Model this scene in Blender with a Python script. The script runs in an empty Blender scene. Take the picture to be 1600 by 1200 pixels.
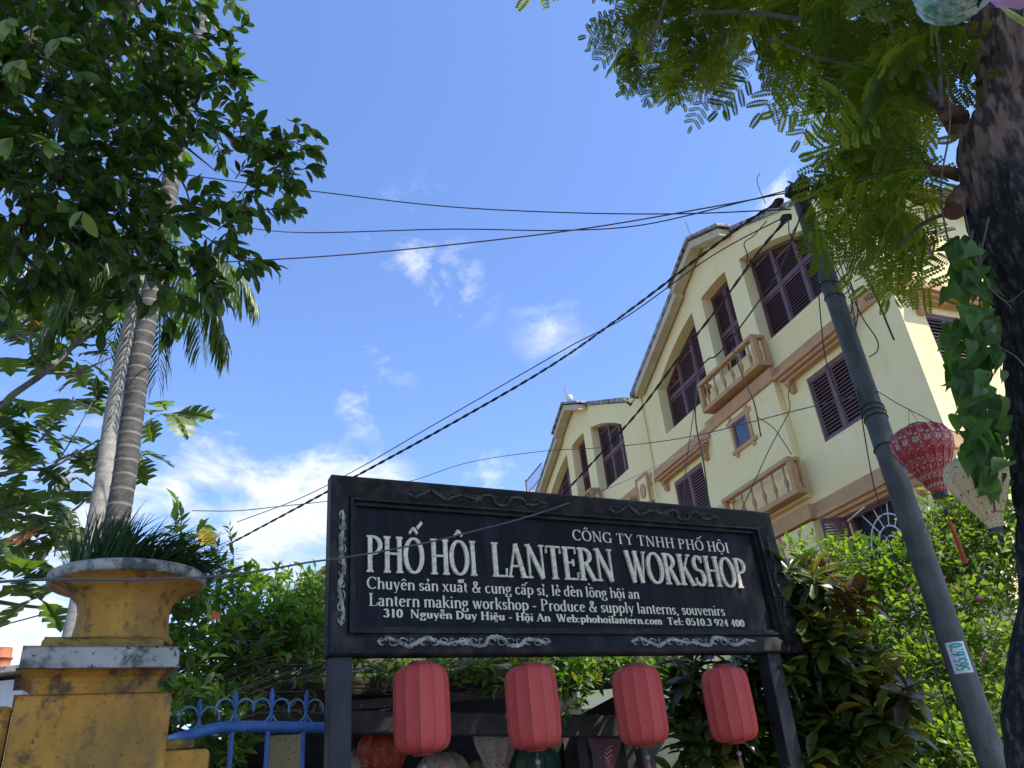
import bpy, math, random
import numpy as np
import unicodedata
from mathutils import Vector, Matrix, geometry

R = math.radians
random.seed(7)
rng = np.random.default_rng(7)
scn = bpy.context.scene
COL = scn.collection

# ------------------------------------------------------------------ camera
FPX = 1200.0
_up = np.array([-225., 2280., 1200.]); Zc = _up / np.linalg.norm(_up)
_f = np.array([0, 0, 1.]); Yc = _f - Zc * (_f @ Zc); Yc /= np.linalg.norm(Yc)
Xc = np.cross(Zc, Yc); Xc = Xc if Xc[0] > 0 else -Xc
MW = np.array([Xc, Yc, Zc])
EYE = np.array([0, 0, 1.6])
def at(px, py, D):
    """world point seen at photo pixel (1600x1200) at horizontal distance D from the eye"""
    d = MW @ np.array([px - 800, 600 - py, FPX]); d = d / math.hypot(d[0], d[1])
    return Vector(EYE + d * D)
def seen(p):
    v = MW.T @ (np.array(p) - EYE)
    if v[2] < .2: return None
    return 800 + FPX * v[0] / v[2], 600 - FPX * v[1] / v[2], float(np.linalg.norm(v))
cam = bpy.data.cameras.new('camera'); camo = bpy.data.objects.new('camera', cam); COL.objects.link(camo)
m = Matrix.Identity(4)
for i in range(3):
    m[i][0] = MW[i][0]; m[i][1] = MW[i][1]; m[i][2] = -MW[i][2]; m[i][3] = EYE[i]
camo.matrix_world = m
cam.sensor_width = 36; cam.lens = 36 * FPX / 1600; cam.clip_start = .05; cam.clip_end = 3000
scn.camera = camo

# ------------------------------------------------------------------ sun, sky, exposure
SUN_AZ, SUN_EL = 114, 56
sd = Vector((math.sin(R(SUN_AZ)) * math.cos(R(SUN_EL)), math.cos(R(SUN_AZ)) * math.cos(R(SUN_EL)), math.sin(R(SUN_EL))))
sl = bpy.data.lights.new('sun', 'SUN'); sl.energy = 4.0; sl.angle = R(.53); sl.color = (1, .95, .87)
so = bpy.data.objects.new('sun', sl); COL.objects.link(so); so.rotation_euler = sd.to_track_quat('Z', 'Y').to_euler(); so.location = sd * 60
scn.view_settings.view_transform = 'Standard'; scn.view_settings.look = 'None'
scn.view_settings.exposure = 0.85; scn.view_settings.gamma = 1; scn.view_settings.use_curve_mapping = False
scn.cycles.transparent_max_bounces = 12
world = bpy.data.worlds.new('World'); scn.world = world; world.use_nodes = True
wn = world.node_tree.nodes; wl = world.node_tree.links; wn.clear()
class NT:
    def __init__(s, tree): s.n = tree.nodes; s.l = tree.links
    def new(s, t, **kw):
        nd = s.n.new(t)
        for k, v in kw.items(): setattr(nd, k, v)
        return nd
    def math(s, op, a, b=None, clamp=False):
        nd = s.new('ShaderNodeMath', operation=op); nd.use_clamp = clamp
        for i, x in enumerate((a, b)):
            if x is None: continue
            if isinstance(x, (int, float)): nd.inputs[i].default_value = x
            else: s.l.new(x, nd.inputs[i])
        return nd.outputs[0]
    def mix(s, fac, a, b, mode='MIX'):
        nd = s.new('ShaderNodeMix', data_type='RGBA', blend_type=mode)
        for sock, x in ((nd.inputs[0], fac), (nd.inputs[6], a), (nd.inputs[7], b)):
            if isinstance(x, (int, float)): sock.default_value = x
            elif isinstance(x, tuple): sock.default_value = (*x, 1) if len(x) == 3 else x
            else: s.l.new(x, sock)
        return nd.outputs[2]
    def noise(s, vec, scale, detail=4, rough=.55, dist=0):
        nd = s.new('ShaderNodeTexNoise'); nd.inputs['Scale'].default_value = scale
        nd.inputs['Detail'].default_value = detail; nd.inputs['Roughness'].default_value = rough
        nd.inputs['Distortion'].default_value = dist
        if vec is not None: s.l.new(vec, nd.inputs['Vector'])
        return nd.outputs[0]
    def ramp(s, fac, stops):
        nd = s.new('ShaderNodeValToRGB'); cr = nd.color_ramp
        while len(cr.elements) < len(stops): cr.elements.new(.5)
        for e, (p, c) in zip(cr.elements, stops):
            e.position = p; e.color = (*c, 1) if isinstance(c, tuple) else (c, c, c, 1)
        s.l.new(fac, nd.inputs[0]); return nd.outputs[0]
W = NT(world.node_tree)
sky = W.new('ShaderNodeTexSky', sky_type='NISHITA'); sky.sun_disc = False
sky.sun_elevation = R(SUN_EL); sky.sun_rotation = R(SUN_AZ); sky.dust_density = .6; sky.ozone_density = 3.0; sky.air_density = 1.0
tc = W.new('ShaderNodeTexCoord'); gen = tc.outputs['Generated']
sep = W.new('ShaderNodeSeparateXYZ'); wl.new(gen, sep.inputs[0])
mp = W.new('ShaderNodeMapping'); wl.new(gen, mp.inputs[0]); mp.inputs['Scale'].default_value = (1, 1, 1.7)
n1 = W.noise(mp.outputs[0], 5.5, 9, .58, .35)
n2 = W.noise(mp.outputs[0], 16, 8, .62, .5)
dens = None
def cloud(px, py, rad, gain):
    """a cloud standing in one direction of the sky; rad in degrees"""
    global dens
    d = (at(px, py, 100) - Vector(EYE)).normalized()
    vm = W.new('ShaderNodeVectorMath', operation='DISTANCE'); wl.new(gen, vm.inputs[0]); vm.inputs[1].default_value = d
    t = W.math('SUBTRACT', 1.0, W.math('DIVIDE', vm.outputs['Value'], R(rad)))
    t = W.math('MULTIPLY', W.math('MAXIMUM', t, -1.0), gain)
    dens = t if dens is None else W.math('MAXIMUM', dens, t)
for c in ((335, 735, 5.5, .9), (410, 800, 7.5, 1.1), (470, 840, 7, 1.0), (300, 800, 7, .9), (90, 860, 9, 1.1), (20, 980, 10, 1.2), (560, 800, 5, .8),
          (700, 440, 3.2, .27), (650, 405, 2.6, .28), (560, 645, 2.6, .30), (600, 560, 2.2, .2), (858, 512, 2.0, .16), (775, 770, 3.2, .45), (640, 345, 2.5, .16),
          (1225, 305, 2.8, .4), (445, 640, 2.2, .28), (590, 485, 1.8, .25), (150, 1000, 9, 1.0), (-300, 900, 14, 1.2), (2100, 900, 12, 1.1), (1500, 900, 9, 1.0)):
    cloud(*c)
low = W.math('MULTIPLY', W.math('SUBTRACT', .10, sep.outputs[2]), 3.0)
dens = W.math('MAXIMUM', dens, low)
dens = W.math('MAXIMUM', dens, -.5)
nn = W.math('ADD', W.math('MULTIPLY', W.math('SUBTRACT', n1, .5), 3.2), W.math('MULTIPLY', W.math('SUBTRACT', n2, .5), 1.5))
cov = W.math('MULTIPLY', W.math('SUBTRACT', W.math('ADD', dens, nn), .16), 1.5, True)
on = W.math('MULTIPLY', W.math('ADD', dens, .12), 3.0, True)
cov = W.math('MULTIPLY', W.math('MULTIPLY', cov, on), .9)
cl_col = W.ramp(W.math('ADD', n1, W.math('MULTIPLY', W.math('SUBTRACT', n2, .5), .7)), [(.36, (3.2, 3.6, 4.3)), (.58, (4.5, 4.65, 4.85))])
skyc = W.mix(1.0, sky.outputs[0], (.96, 1.04, 1.27), 'MULTIPLY')
bg = W.new('ShaderNodeBackground'); bg.inputs[1].default_value = .14
wl.new(W.mix(cov, skyc, cl_col), bg.inputs[0])
wo = W.new('ShaderNodeOutputWorld'); wl.new(bg.outputs[0], wo.inputs[0])

# ------------------------------------------------------------------ helpers
def setp(o, label=None, cat=None, group=None, kind=None):
    if label: o['label'] = label
    if cat: o['category'] = cat
    if group: o['group'] = group
    if kind: o['kind'] = kind
    return o
def empty(name, loc, label, cat, group=None):
    o = bpy.data.objects.new(name, None); COL.objects.link(o); o.location = loc; o.empty_display_size = .1
    return setp(o, label, cat, group)
def link(name, me, parent=None, local=False, M=None):
    o = bpy.data.objects.new(name, me); COL.objects.link(o)
    if parent is not None:
        o.parent = parent
        if parent.type == 'EMPTY' and not local:
            o.matrix_parent_inverse = Matrix.Translation(parent.location).inverted()
    if M is not None: o.matrix_basis = M
    return o
class MB:
    def __init__(s): s.v = []; s.f = []
    def add(s, v, f):
        b = len(s.v); s.v += [tuple(x) for x in v]; s.f += [tuple(i + b for i in q) for q in f]; return s
    def box(s, c, d, rot=None):
        """c centre, d full size, rot Matrix 3x3"""
        pts = [Vector(((i & 1) - .5, ((i >> 1) & 1) - .5, (i >> 2) - .5)) for i in range(8)]
        pts = [Vector((p.x * d[0], p.y * d[1], p.z * d[2])) for p in pts]
        if rot is not None: pts = [rot @ p for p in pts]
        c = Vector(c)
        return s.add([p + c for p in pts], BOXF)
    def hexa(s, pts): return s.add(pts, BOXF)
    def tube(s, pts, r, n=6, cap=True, jit=0):
        pts = [Vector(p) for p in pts]; rs = r if isinstance(r, (list, tuple)) else [r] * len(pts)
        t = (pts[1] - pts[0]).normalized(); a = t.orthogonal().normalized(); vs = []; fs = []
        for i, p in enumerate(pts):
            if 0 < i < len(pts) - 1: tt = (pts[i + 1] - pts[i - 1]).normalized()
            elif i: tt = (pts[i] - pts[i - 1]).normalized()
            else: tt = t
            a = (a - tt * a.dot(tt)).normalized(); b = tt.cross(a)
            for k in range(n):
                q = 2 * math.pi * k / n; rr = rs[i] * (1 + (random.uniform(-jit, jit) if jit else 0))
                vs.append(p + a * math.cos(q) * rr + b * math.sin(q) * rr)
        for i in range(len(pts) - 1):
            for k in range(n):
                k2 = (k + 1) % n; fs.append((i * n + k, i * n + k2, (i + 1) * n + k2, (i + 1) * n + k))
        if cap:
            fs.append(tuple(range(n))[::-1]); fs.append(tuple((len(pts) - 1) * n + k for k in range(n)))
        return s.add(vs, fs)
    def lathe(s, prof, n=24, c=(0, 0, 0), a0=0, a1=2 * math.pi, fx=1, fy=1):
        full = abs(a1 - a0 - 2 * math.pi) < 1e-6; cols = n if full else n + 1; vs = []; fs = []
        for k in range(cols):
            q = a0 + (a1 - a0) * k / n
            for r_, z in prof: vs.append((c[0] + r_ * math.cos(q) * fx, c[1] + r_ * math.sin(q) * fy, c[2] + z))
        m_ = len(prof)
        for k in range(n):
            k2 = (k + 1) % cols
            for i in range(m_ - 1): fs.append((k * m_ + i, k2 * m_ + i, k2 * m_ + i + 1, k * m_ + i + 1))
        return s.add(vs, fs)
    def mesh(s, name, mat, smooth=False):
        me = bpy.data.meshes.new(name); me.from_pydata(s.v, [], s.f); me.materials.append(mat)
        if smooth: me.polygons.foreach_set('use_smooth', [True] * len(me.polygons))
        me.validate(); me.update(); return me
    def build(s, name, mat, parent=None, smooth=False, local=False, bevel=0):
        o = link(name, s.mesh(name, mat, smooth), parent, local)
        if smooth:
            try: o.data.set_sharp_from_angle(angle=R(50))
            except Exception: pass
        if bevel:
            md = o.modifiers.new('bevel', 'BEVEL'); md.width = bevel; md.segments = 2; md.limit_method = 'ANGLE'; md.angle_limit = R(40)
        return o
BOXF = [(0, 2, 3, 1), (4, 5, 7, 6), (0, 1, 5, 4), (2, 6, 7, 3), (0, 4, 6, 2), (1, 3, 7, 5)]
def crom(pts, n=6):
    pts = [Vector(p) for p in pts]; P = [pts[0] * 2 - pts[1]] + pts + [pts[-1] * 2 - pts[-2]]; out = []
    for i in range(1, len(P) - 2):
        for k in range(n):
            t = k / n; p0, p1, p2, p3 = P[i - 1:i + 3]
            out.append(.5 * ((2 * p1) + (p2 - p0) * t + (2 * p0 - 5 * p1 + 4 * p2 - p3) * t * t + (3 * p1 - p0 - 3 * p2 + p3) * t ** 3))
    return out + [pts[-1]]
def lerp(a, b, t): return a + (b - a) * t
def rots(M, loc, s=1.0):
    m = np.eye(4); m[:3, :3] = np.array(M) * s; m[:3, 3] = loc; return m
def frame_from(d, up, roll=0):
    """3x3 with local +Y along d and local +Z near up"""
    d = Vector(d).normalized(); x = d.cross(Vector(up))
    if x.length < 1e-4: x = d.orthogonal()
    x.normalize(); z = x.cross(d)
    m = Matrix((x, d, z)).transposed()
    return m @ Matrix.Rotation(roll, 3, 'Y')

# ---- materials
def mat(name, c1, c2=None, rough=.6, scale=8, bump=0, bscale=60, detail=5, spec=.5, metal=0, lo=.35, hi=.65, extra=None, rand=0):
    M = bpy.data.materials.new(name); M.use_nodes = True; T = NT(M.node_tree); T.n.clear()
    out = T.new('ShaderNodeOutputMaterial'); p = T.new('ShaderNodeBsdfPrincipled'); T.l.new(p.outputs[0], out.inputs[0])
    p.inputs['Roughness'].default_value = rough; p.inputs['Metallic'].default_value = metal; p.inputs['Specular IOR Level'].default_value = spec
    tc_ = T.new('ShaderNodeTexCoord'); ob = tc_.outputs['Object']
    c = T.ramp(T.noise(ob, scale, detail), [(lo, c1), (hi, c2 or c1)])
    if rand:
        oi = T.new('ShaderNodeObjectInfo')
        hs = T.new('ShaderNodeHueSaturation'); T.l.new(c, hs.inputs['Color'])
        T.l.new(T.math('ADD', 1 - rand / 2, T.math('MULTIPLY', oi.outputs['Random'], rand)), hs.inputs['Value']); c = hs.outputs[0]
    if extra: c = extra(T, ob, c, p)
    T.l.new(c, p.inputs['Base Color'])
    if bump:
        b = T.new('ShaderNodeBump'); b.inputs['Strength'].default_value = bump; b.inputs['Distance'].default_value = .01
        T.l.new(T.noise(ob, bscale, 6, .6), b.inputs['Height']); T.l.new(b.outputs[0], p.inputs['Normal'])
    return M
def leafmat(name, dark, light, trans=.35, tcol=None, rough=.35, odd=None, oddp=.04):
    M = bpy.data.materials.new(name); M.use_nodes = True; T = NT(M.node_tree); T.n.clear()
    out = T.new('ShaderNodeOutputMaterial'); p = T.new('ShaderNodeBsdfPrincipled'); p.inputs['Roughness'].default_value = rough
    oi = T.new('ShaderNodeObjectInfo'); at_ = T.new('ShaderNodeAttribute', attribute_name='tint')
    v = T.math('FRACT', T.math('ADD', oi.outputs['Random'], at_.outputs['Fac']))
    stops = [(0, dark), (.75, light), (1, light)]
    c = T.ramp(v, stops)
    if odd:
        c = T.mix(T.math('GREATER_THAN', v, 1 - oddp), c, odd)
    tcn = T.new('ShaderNodeTexCoord')
    c = T.mix(.35, c, T.ramp(T.noise(tcn.outputs['Object'], 30, 3), [(.3, .25), (.7, 1.0)]), 'MULTIPLY')
    T.l.new(c, p.inputs['Base Color'])
    tr = T.new('ShaderNodeBsdfTranslucent')
    T.l.new(T.mix(1.0, c, tcol or (1.9, 2.0, .7), 'MULTIPLY'), tr.inputs[0])
    mx = T.new('ShaderNodeMixShader'); mx.inputs[0].default_value = trans
    T.l.new(p.outputs[0], mx.inputs[1]); T.l.new(tr.outputs[0], mx.inputs[2]); T.l.new(mx.outputs[0], out.inputs[0])
    return M
def ex_stain(col, scale, lo, hi, stretch=(1, 1, 1), amt=1.0):
    def f(T, ob, c, p):
        mp_ = T.new('ShaderNodeMapping'); T.l.new(ob, mp_.inputs[0]); mp_.inputs['Scale'].default_value = stretch
        k = T.ramp(T.noise(mp_.outputs[0], scale, 8, .68), [(lo, 0.0), (hi, 1.0)])
        return T.mix(T.math('MULTIPLY', k, amt), c, col)
    return f
def chain(*fs):
    def f(T, ob, c, p):
        for g in fs: c = g(T, ob, c, p)
        return c
    return f

# ---- foliage
def leaf_mesh(prof, n_curve=.25, fold=.18, wav=0.0, twist=0.0):
    """prof: list of (y, halfwidth) along unit length; returns verts, quads; tip along +Y, face +Z"""
    vs = []; fs = []
    for i, (y, w) in enumerate(prof):
        z = -n_curve * y * y; wv = math.sin(i * 2.1) * wav
        vs += [(-w, y, z + fold * w + wv), (0, y, z), (w, y, z + fold * w - wv)]
    for i in range(len(prof) - 1):
        a = i * 3; fs += [(a, a + 1, a + 4, a + 3), (a + 1, a + 2, a + 5, a + 4)]
    return np.array(vs, float), np.array(fs, int)
def geo_mesh(name, v, f, material, tint=None, smooth=False):
    me = bpy.data.meshes.new(name); n = len(v); k = f.shape[1]
    me.vertices.add(n); me.vertices.foreach_set('co', np.asarray(v, np.float32).ravel())
    me.loops.add(f.size); me.loops.foreach_set('vertex_index', f.astype(np.int32).ravel())
    me.polygons.add(len(f)); me.polygons.foreach_set('loop_start', np.arange(0, f.size, k, dtype=np.int32))
    me.polygons.foreach_set('loop_total', np.full(len(f), k, np.int32))
    if smooth: me.polygons.foreach_set('use_smooth', np.ones(len(f), bool))
    if tint is not None:
        a = me.attributes.new('tint', 'FLOAT', 'FACE'); a.data.foreach_set('value', np.asarray(tint, np.float32))
    me.materials.append(material); me.update(calc_edges=True); return me
def foliage(root, Ms, protos, material, name='leaf', nobj=300, stuffname='leaves', minpx=0):
    """first the leaves that show largest as objects, the rest as one stuff part"""
    Ms = np.array(Ms)
    if len(Ms) == 0: return
    def score(M):
        s_ = seen(M[:3, 3])
        if s_ is None: return -1
        x, y, d = s_
        if x < -20 or x > 1620 or y < -20 or y > 1220: return -1
        return 1200 * np.linalg.norm(M[:3, 1]) / d
    sc = np.array([score(M) for M in Ms]); order = np.argsort(-sc)
    big = [i for i in order[:nobj] if sc[i] > 0]; bigset = set(big); rest = [i for i in range(len(Ms)) if i not in bigset]
    meshes = [geo_mesh(name, v, f, material, smooth=True) for v, f in protos]
    for j, i in enumerate(big):
        link(name, meshes[i % len(meshes)], root, M=Matrix(Ms[i].tolist()))
    if rest:
        V = []; F = []; Tn = []; b = 0
        rest = np.array(rest)
        for k, (v, f) in enumerate(protos):
            idx = rest[rest % len(protos) == k]
            if len(idx) == 0: continue
            A = Ms[idx]; vv = np.einsum('nij,vj->nvi', A[:, :3, :3], v) + A[:, None, :3, 3]
            V.append(vv.reshape(-1, 3)); ff = (f[None] + (np.arange(len(idx)) * len(v))[:, None, None]).reshape(-1, f.shape[1]) + b
            F.append(ff); b += len(idx) * len(v); Tn.append(np.repeat(rng.random(len(idx)), len(f)))
        o = link(stuffname, geo_mesh(stuffname, np.concatenate(V), np.concatenate(F), material, np.concatenate(Tn), True), root)
        o['kind'] = 'stuff'
def inblob(c, r):
    while True:
        v = Vector((random.uniform(-1, 1), random.uniform(-1, 1), random.uniform(-1, 1)))
        if v.length <= 1: return Vector(c) + v * r

# ------------------------------------------------------------------ ground
m_asph = mat('asphalt', (.045, .045, .047), (.075, .073, .07), .9, 3, .5, 160)
m_pave = mat('pavement_concrete', (.22, .21, .19), (.32, .30, .27), .85, 2, .3, 90)
MB().add([(-300, -300, 0), (300, -300, 0), (300, 600, 0), (-300, 600, 0)], [(0, 1, 2, 3)]).build('ground', mat('dry_soil', (.12, .10, .07), (.2, .17, .12), .95, .5))['kind'] = 'structure'
MB().add([(-60, -6, .004), (60, -6, .004), (60, 1.6, .004), (-60, 1.6, .004)], [(0, 1, 2, 3)]).build('road', m_asph)['kind'] = 'structure'
MB().box((0, 3.5, .06), (120, 3.6, .125)).build('pavement', m_pave)['kind'] = 'structure'

# ------------------------------------------------------------------ yellow building
AZ = R(-19.3)
BU = Vector((math.sin(AZ), math.cos(AZ), 0)); BN = Vector((-math.cos(AZ), math.sin(AZ), 0)); B0 = Vector((7.866, 13.278, 0))
def bp(s, z, o=0): return B0 + BU * s + BN * o + Vector((0, 0, z))
ZA, ZB = R(66), None
VU = Vector((math.sin(ZA), math.cos(ZA), 0)); VN = Vector((math.cos(ZA), -math.sin(ZA), 0))
def rp(s, z, o=0): return B0 + VU * s + VN * o + Vector((0, 0, z))
def fbox(mb, s0, s1, z0, z1, o0, o1, F=bp):
    return mb.hexa([F(s, z, o) for z in (z0, z1) for o in (o0, o1) for s in (s0, s1)])
bld = empty('townhouse', bp(5.5, 0, 0), 'pale yellow plastered townhouse with twin gables, brown shutters and terracotta trim behind the sign', 'building')
m_wall = mat('cream_plaster', (.84, .67, .30), (.87, .73, .38), .85, .7, .45, 9, extra=chain(
    ex_stain((.42, .37, .24), 1.3, .58, .74, (5, 5, .35), .28), ex_stain((.30, .27, .2), 14, .66, .72, (1, 1, .5), .25),
    ex_stain((.70, .56, .25), .9, .56, .78, (1, 1, .35), .5), ex_stain((.55, .51, .36), 2.2, .6, .82, (2, 2, .25), .35), ex_stain((.86, .82, .66), 3.5, .58, .7, (1, 1, 1), .3)))
m_trim = mat('terracotta_paint', (.45, .24, .095), (.53, .30, .13), .75, 3, .2, 30, extra=ex_stain((.55, .33, .22), 3, .5, .75, (1, 1, .5), .4))
m_shut = mat('brown_shutter_paint', (.105, .042, .043), (.15, .065, .062), .5, 4, .2, 50, rand=.3)
m_dark = mat('painted_interior_shade', (.012, .012, .013), (.02, .02, .02), .8)  # shade behind louvres and grille put in as near-black colour
m_glass = mat('window_glass', (.02, .03, .04), (.03, .04, .05), .06, 3, spec=.9)
m_eave = mat('mossy_eave_concrete', (.20, .19, .17), (.40, .38, .34), .95, 5, .9, 25, extra=ex_stain((.03, .03, .027), 6, .48, .62))
m_beam = mat('painted_soffit', (.45, .38, .24), (.55, .46, .3), .85, 3, .2, 20)
m_grill = mat('white_grille_paint', (.62, .62, .58), (.72, .72, .68), .5, 6)
MOD = 10.9
def arch(s): return 13.9 - .077 * (s - 5.55) ** 2
WIN = []     # (s0,s1,z0,ztop or None for arch)
def mod_holes(k):
    d = k * MOD
    return [(1.6 + d, 4.2 + d, 11.0, k), (4.9 + d, 6.25 + d, 10.35, k), (6.85 + d, 9.65 + d, 11.0, k)]
# outline of the front wall
outer = [(0, 0), (22, 0), (22, 12.75), (16.45, 15.35), (11.9, 13.25), (11.6, 12.95), (10.9, 13.05), (10.55, 13.1), (5.6, 15.35), (0, 12.75)]
holes = []
for k in (0, 1):
    for s0, s1, z0, kk in mod_holes(k):
        top = [(lerp(s1, s0, t / 8), arch(lerp(s1, s0, t / 8) - kk * MOD)) for t in range(9)]
        holes.append(([(s0, z0), (s1, z0)] + top, .4))
rects = [(1.66, 3.07, 7.82, 9.42), (8.05, 9.75, 7.82, 9.42), (12.35, 13.75, 7.82, 9.42), (1.2, 3.0, 4.3, 6.08), (8.05, 9.75, 4.3, 6.08), (19, 20.6, 7.82, 9.42)]
for s0, s1, z0, z1 in rects: holes.append(([(s0, z0), (s1, z0), (s1, z1), (s0, z1)], .13))
polys = [[Vector((a, b, 0)) for a, b in outer]] + [[Vector((a, b, 0)) for a, b in h[::-1]] for h, _ in holes]
tris = geometry.tessellate_polygon(polys); flat = [p for q in polys for p in q]
mb = MB(); mb.add([bp(p.x, p.y, 0) for p in flat], [tuple(t) for t in tris])
for h, dep in holes:
    n = len(h)
    for i in range(n):
        a, b = h[i], h[(i + 1) % n]
        mb.add([bp(*a, 0), bp(*b, 0), bp(*b, -dep), bp(*a, -dep)], [(0, 1, 2, 3)])
mb.build('wall', m_wall, bld)
# right side wall, back and far end
mb = MB(); rh = [(.67, 1.75, 8.1, 9.42), (4.2, 5.4, 8.1, 9.42), (.67, 1.75, 11.0, 12.2)]
po = [Vector((a, b, 0)) for a, b in [(0, 0), (14, 0), (14, 12.75), (0, 12.75)]]
pl = [po] + [[Vector((a, b, 0)) for a, b in [(s0, z0), (s0, z1), (s1, z1), (s1, z0)]] for s0, s1, z0, z1 in rh]
flat = [p for q in pl for p in q]
mb.add([rp(p.x, p.y) for p in flat], [tuple(t) for t in geometry.tessellate_polygon(pl)])
for s0, s1, z0, z1 in rh:
    h = [(s0, z0), (s1, z0), (s1, z1), (s0, z1)]
    for i in range(4):
        a, b = h[i], h[(i + 1) % 4]; mb.add([rp(*a, 0), rp(*b, 0), rp(*b, -.13), rp(*a, -.13)], [(0, 1, 2, 3)])
e0, e1 = rp(14, 0), rp(14, 0) + BU * 22
for p, q in ((e0, e1), (bp(22, 0), e1)):
    mb.add([p, q, q + Vector((0, 0, 12.75)), p + Vector((0, 0, 12.75))], [(0, 1, 2, 3)])
mb.build('wall', m_wall, bld)
# projecting bay under the upper balcony
mb = MB(); fbox(mb, 3.98, 7.05, 6.86, 9.86, .002, .17); mb.build('bay', m_wall, bld, bevel=.01)
mb = MB(); fbox(mb, 3.98, 7.05, 0, 6.3, .002, .17); mb.build('bay', m_wall, bld, bevel=.01)
# bands
for zt in (10.2, 6.68):
    mb = MB()
    fbox(mb, -.06, 3.96, zt - .34, zt, .001, .07); fbox(mb, 7.07, 11.1, zt - .34, zt, .001, .07); fbox(mb, 11.9, 14.9, zt - .34, zt, .001, .07); fbox(mb, 17.9, 22, zt - .34, zt, .001, .07)
    fbox(mb, 3.9, 7.12, zt - .34, zt, .003, .24); fbox(mb, 14.92, 17.88, zt - .34, zt, .003, .24)
    fbox(mb, -.01, 12, zt - .34, zt, .001, .07, rp)
    mb.build('band', m_trim, bld, bevel=.01)
# pilaster with medallion between the two gables
pil = MB(); fbox(pil, 11.15, 11.85, 8.0, 9.3, .001, .1); fbox(pil, 11.1, 11.9, 9.35, 10.25, .001, .14)
po = pil.build('pilaster', m_wall, bld, bevel=.01)
mb = MB()
for a, b, c, d in ((11.08, 11.92, 10.25, 10.33), (11.08, 11.92, 9.28, 9.36), (11.08, 11.16, 9.36, 10.25), (11.84, 11.92, 9.36, 10.25)): fbox(mb, a, b, c, d, .1, .17)
fbox(mb, 11.22, 11.30, 8.0, 9.28, .1, .13); fbox(mb, 11.70, 11.78, 8.0, 9.28, .1, .13)
mb.add([bp(11.5 + .2 * math.cos(q / 8 * math.pi), 9.8 + .25 * math.sin(q / 8 * math.pi), .17) for q in range(16)], [tuple(range(16))])
mb.build('pilaster_frame', m_trim, po)
# shutters
def shutter(F, s0, s1, z0, ztop, off, cols, transom=None, name='window'):
    """framed louvred shutters; ztop: function of s"""
    fr = MB(); lv = MB(); bkp = MB(); t = .075
    def bx(a, b, c, d, o0, o1, mb_=fr): fbox(mb_, a, b, c, d, o0, o1, F)
    w = (s1 - s0) / cols
    rows = [(z0, None)] if transom is None else [(z0, transom), (transom, None)]
    bx(s0, s1, z0, z0 + t, off, off + .07)
    if transom: bx(s0 + .01, s1 - .01, transom - .05, transom + .05, off, off + .075)
    for c in range(cols + 1):
        x = s0 + w * c; a = max(s0, x - t * .75); b = min(s1, x + t * .75)
        bx(a, b, z0 + .002, ztop((a + b) / 2) , off + .004, off + .066 + .002 * c)
    n = 10
    for i in range(n):
        a, b = lerp(s0, s1, i / n), lerp(s0, s1, (i + 1) / n)
        fr.hexa([F(s, z, o) for z, _ in ((0, 0),) for z in ()] or [F(a, ztop(a) - .09, off), F(b, ztop(b) - .09, off), F(a, ztop(a) - .09, off + .072), F(b, ztop(b) - .09, off + .072),
                 F(a, ztop(a) + .02, off), F(b, ztop(b) + .02, off), F(a, ztop(a) + .02, off + .072), F(b, ztop(b) + .02, off + .072)])
    for c in range(cols):
        a, b = s0 + w * c + t * .6, s0 + w * (c + 1) - t * .6
        for r0, r1 in rows:
            top = (min(ztop(a), ztop(b)) if r1 is None else r1) - .06; z = r0 + .09
            bx(a, a + .05, r0 + .06, top, off + .01, off + .05); bx(b - .05, b, r0 + .06, top, off + .01, off + .05)
            bx(a + .05, b - .05, r0 + .06, r0 + .11, off + .01, off + .05); bx(a + .05, b - .05, top - .05, top, off + .01, off + .05)
            while z < top - .05:
                lv.add([F(a + .05, z, off + .055), F(b - .05, z, off + .055), F(b - .05, z + .04, off + .015), F(a + .05, z + .04, off + .015),
                        F(a + .05, z + .018, off + .055), F(b - .05, z + .018, off + .055), F(b - .05, z + .058, off + .015), F(a + .05, z + .058, off + .015)],
                       [(0, 1, 2, 3), (4, 5, 6, 7)[::-1], (0, 1, 5, 4)])
                z += .085
            bkp.add([F(a, r0, off - .004), F(b, r0, off - .004), F(b, top + .05, off - .004), F(a, top + .05, off - .004)], [(0, 1, 2, 3)])
    o = fr.build(name, m_shut, bld); l = lv.build('louvres', m_shut, o); l['kind'] = 'stuff'; bkp.build('backing', m_dark, o); return o
for k in (0, 1):
    d = k * MOD; zt = lambda s, d=d: arch(s - d)
    shutter(bp, 1.6 + d, 4.2 + d, 10.95, zt, -.4, 3, 12.35)
    shutter(bp, 4.9 + d, 6.25 + d, 10.3, zt, -.4, 2, 12.5)
    shutter(bp, 6.85 + d, 9.65 + d, 10.95, zt, -.4, 3, 12.2)
for i, (s0, s1, z0, z1) in enumerate(rects):
    if i == 3: continue
    shutter(bp, s0, s1, z0, lambda s, z1=z1: z1 - .02, -.1, 2)
for s0, s1, z0, z1 in rh: shutter(rp, s0, s1, z0, lambda s, z1=z1: z1 - .02, -.1, 2)
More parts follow.
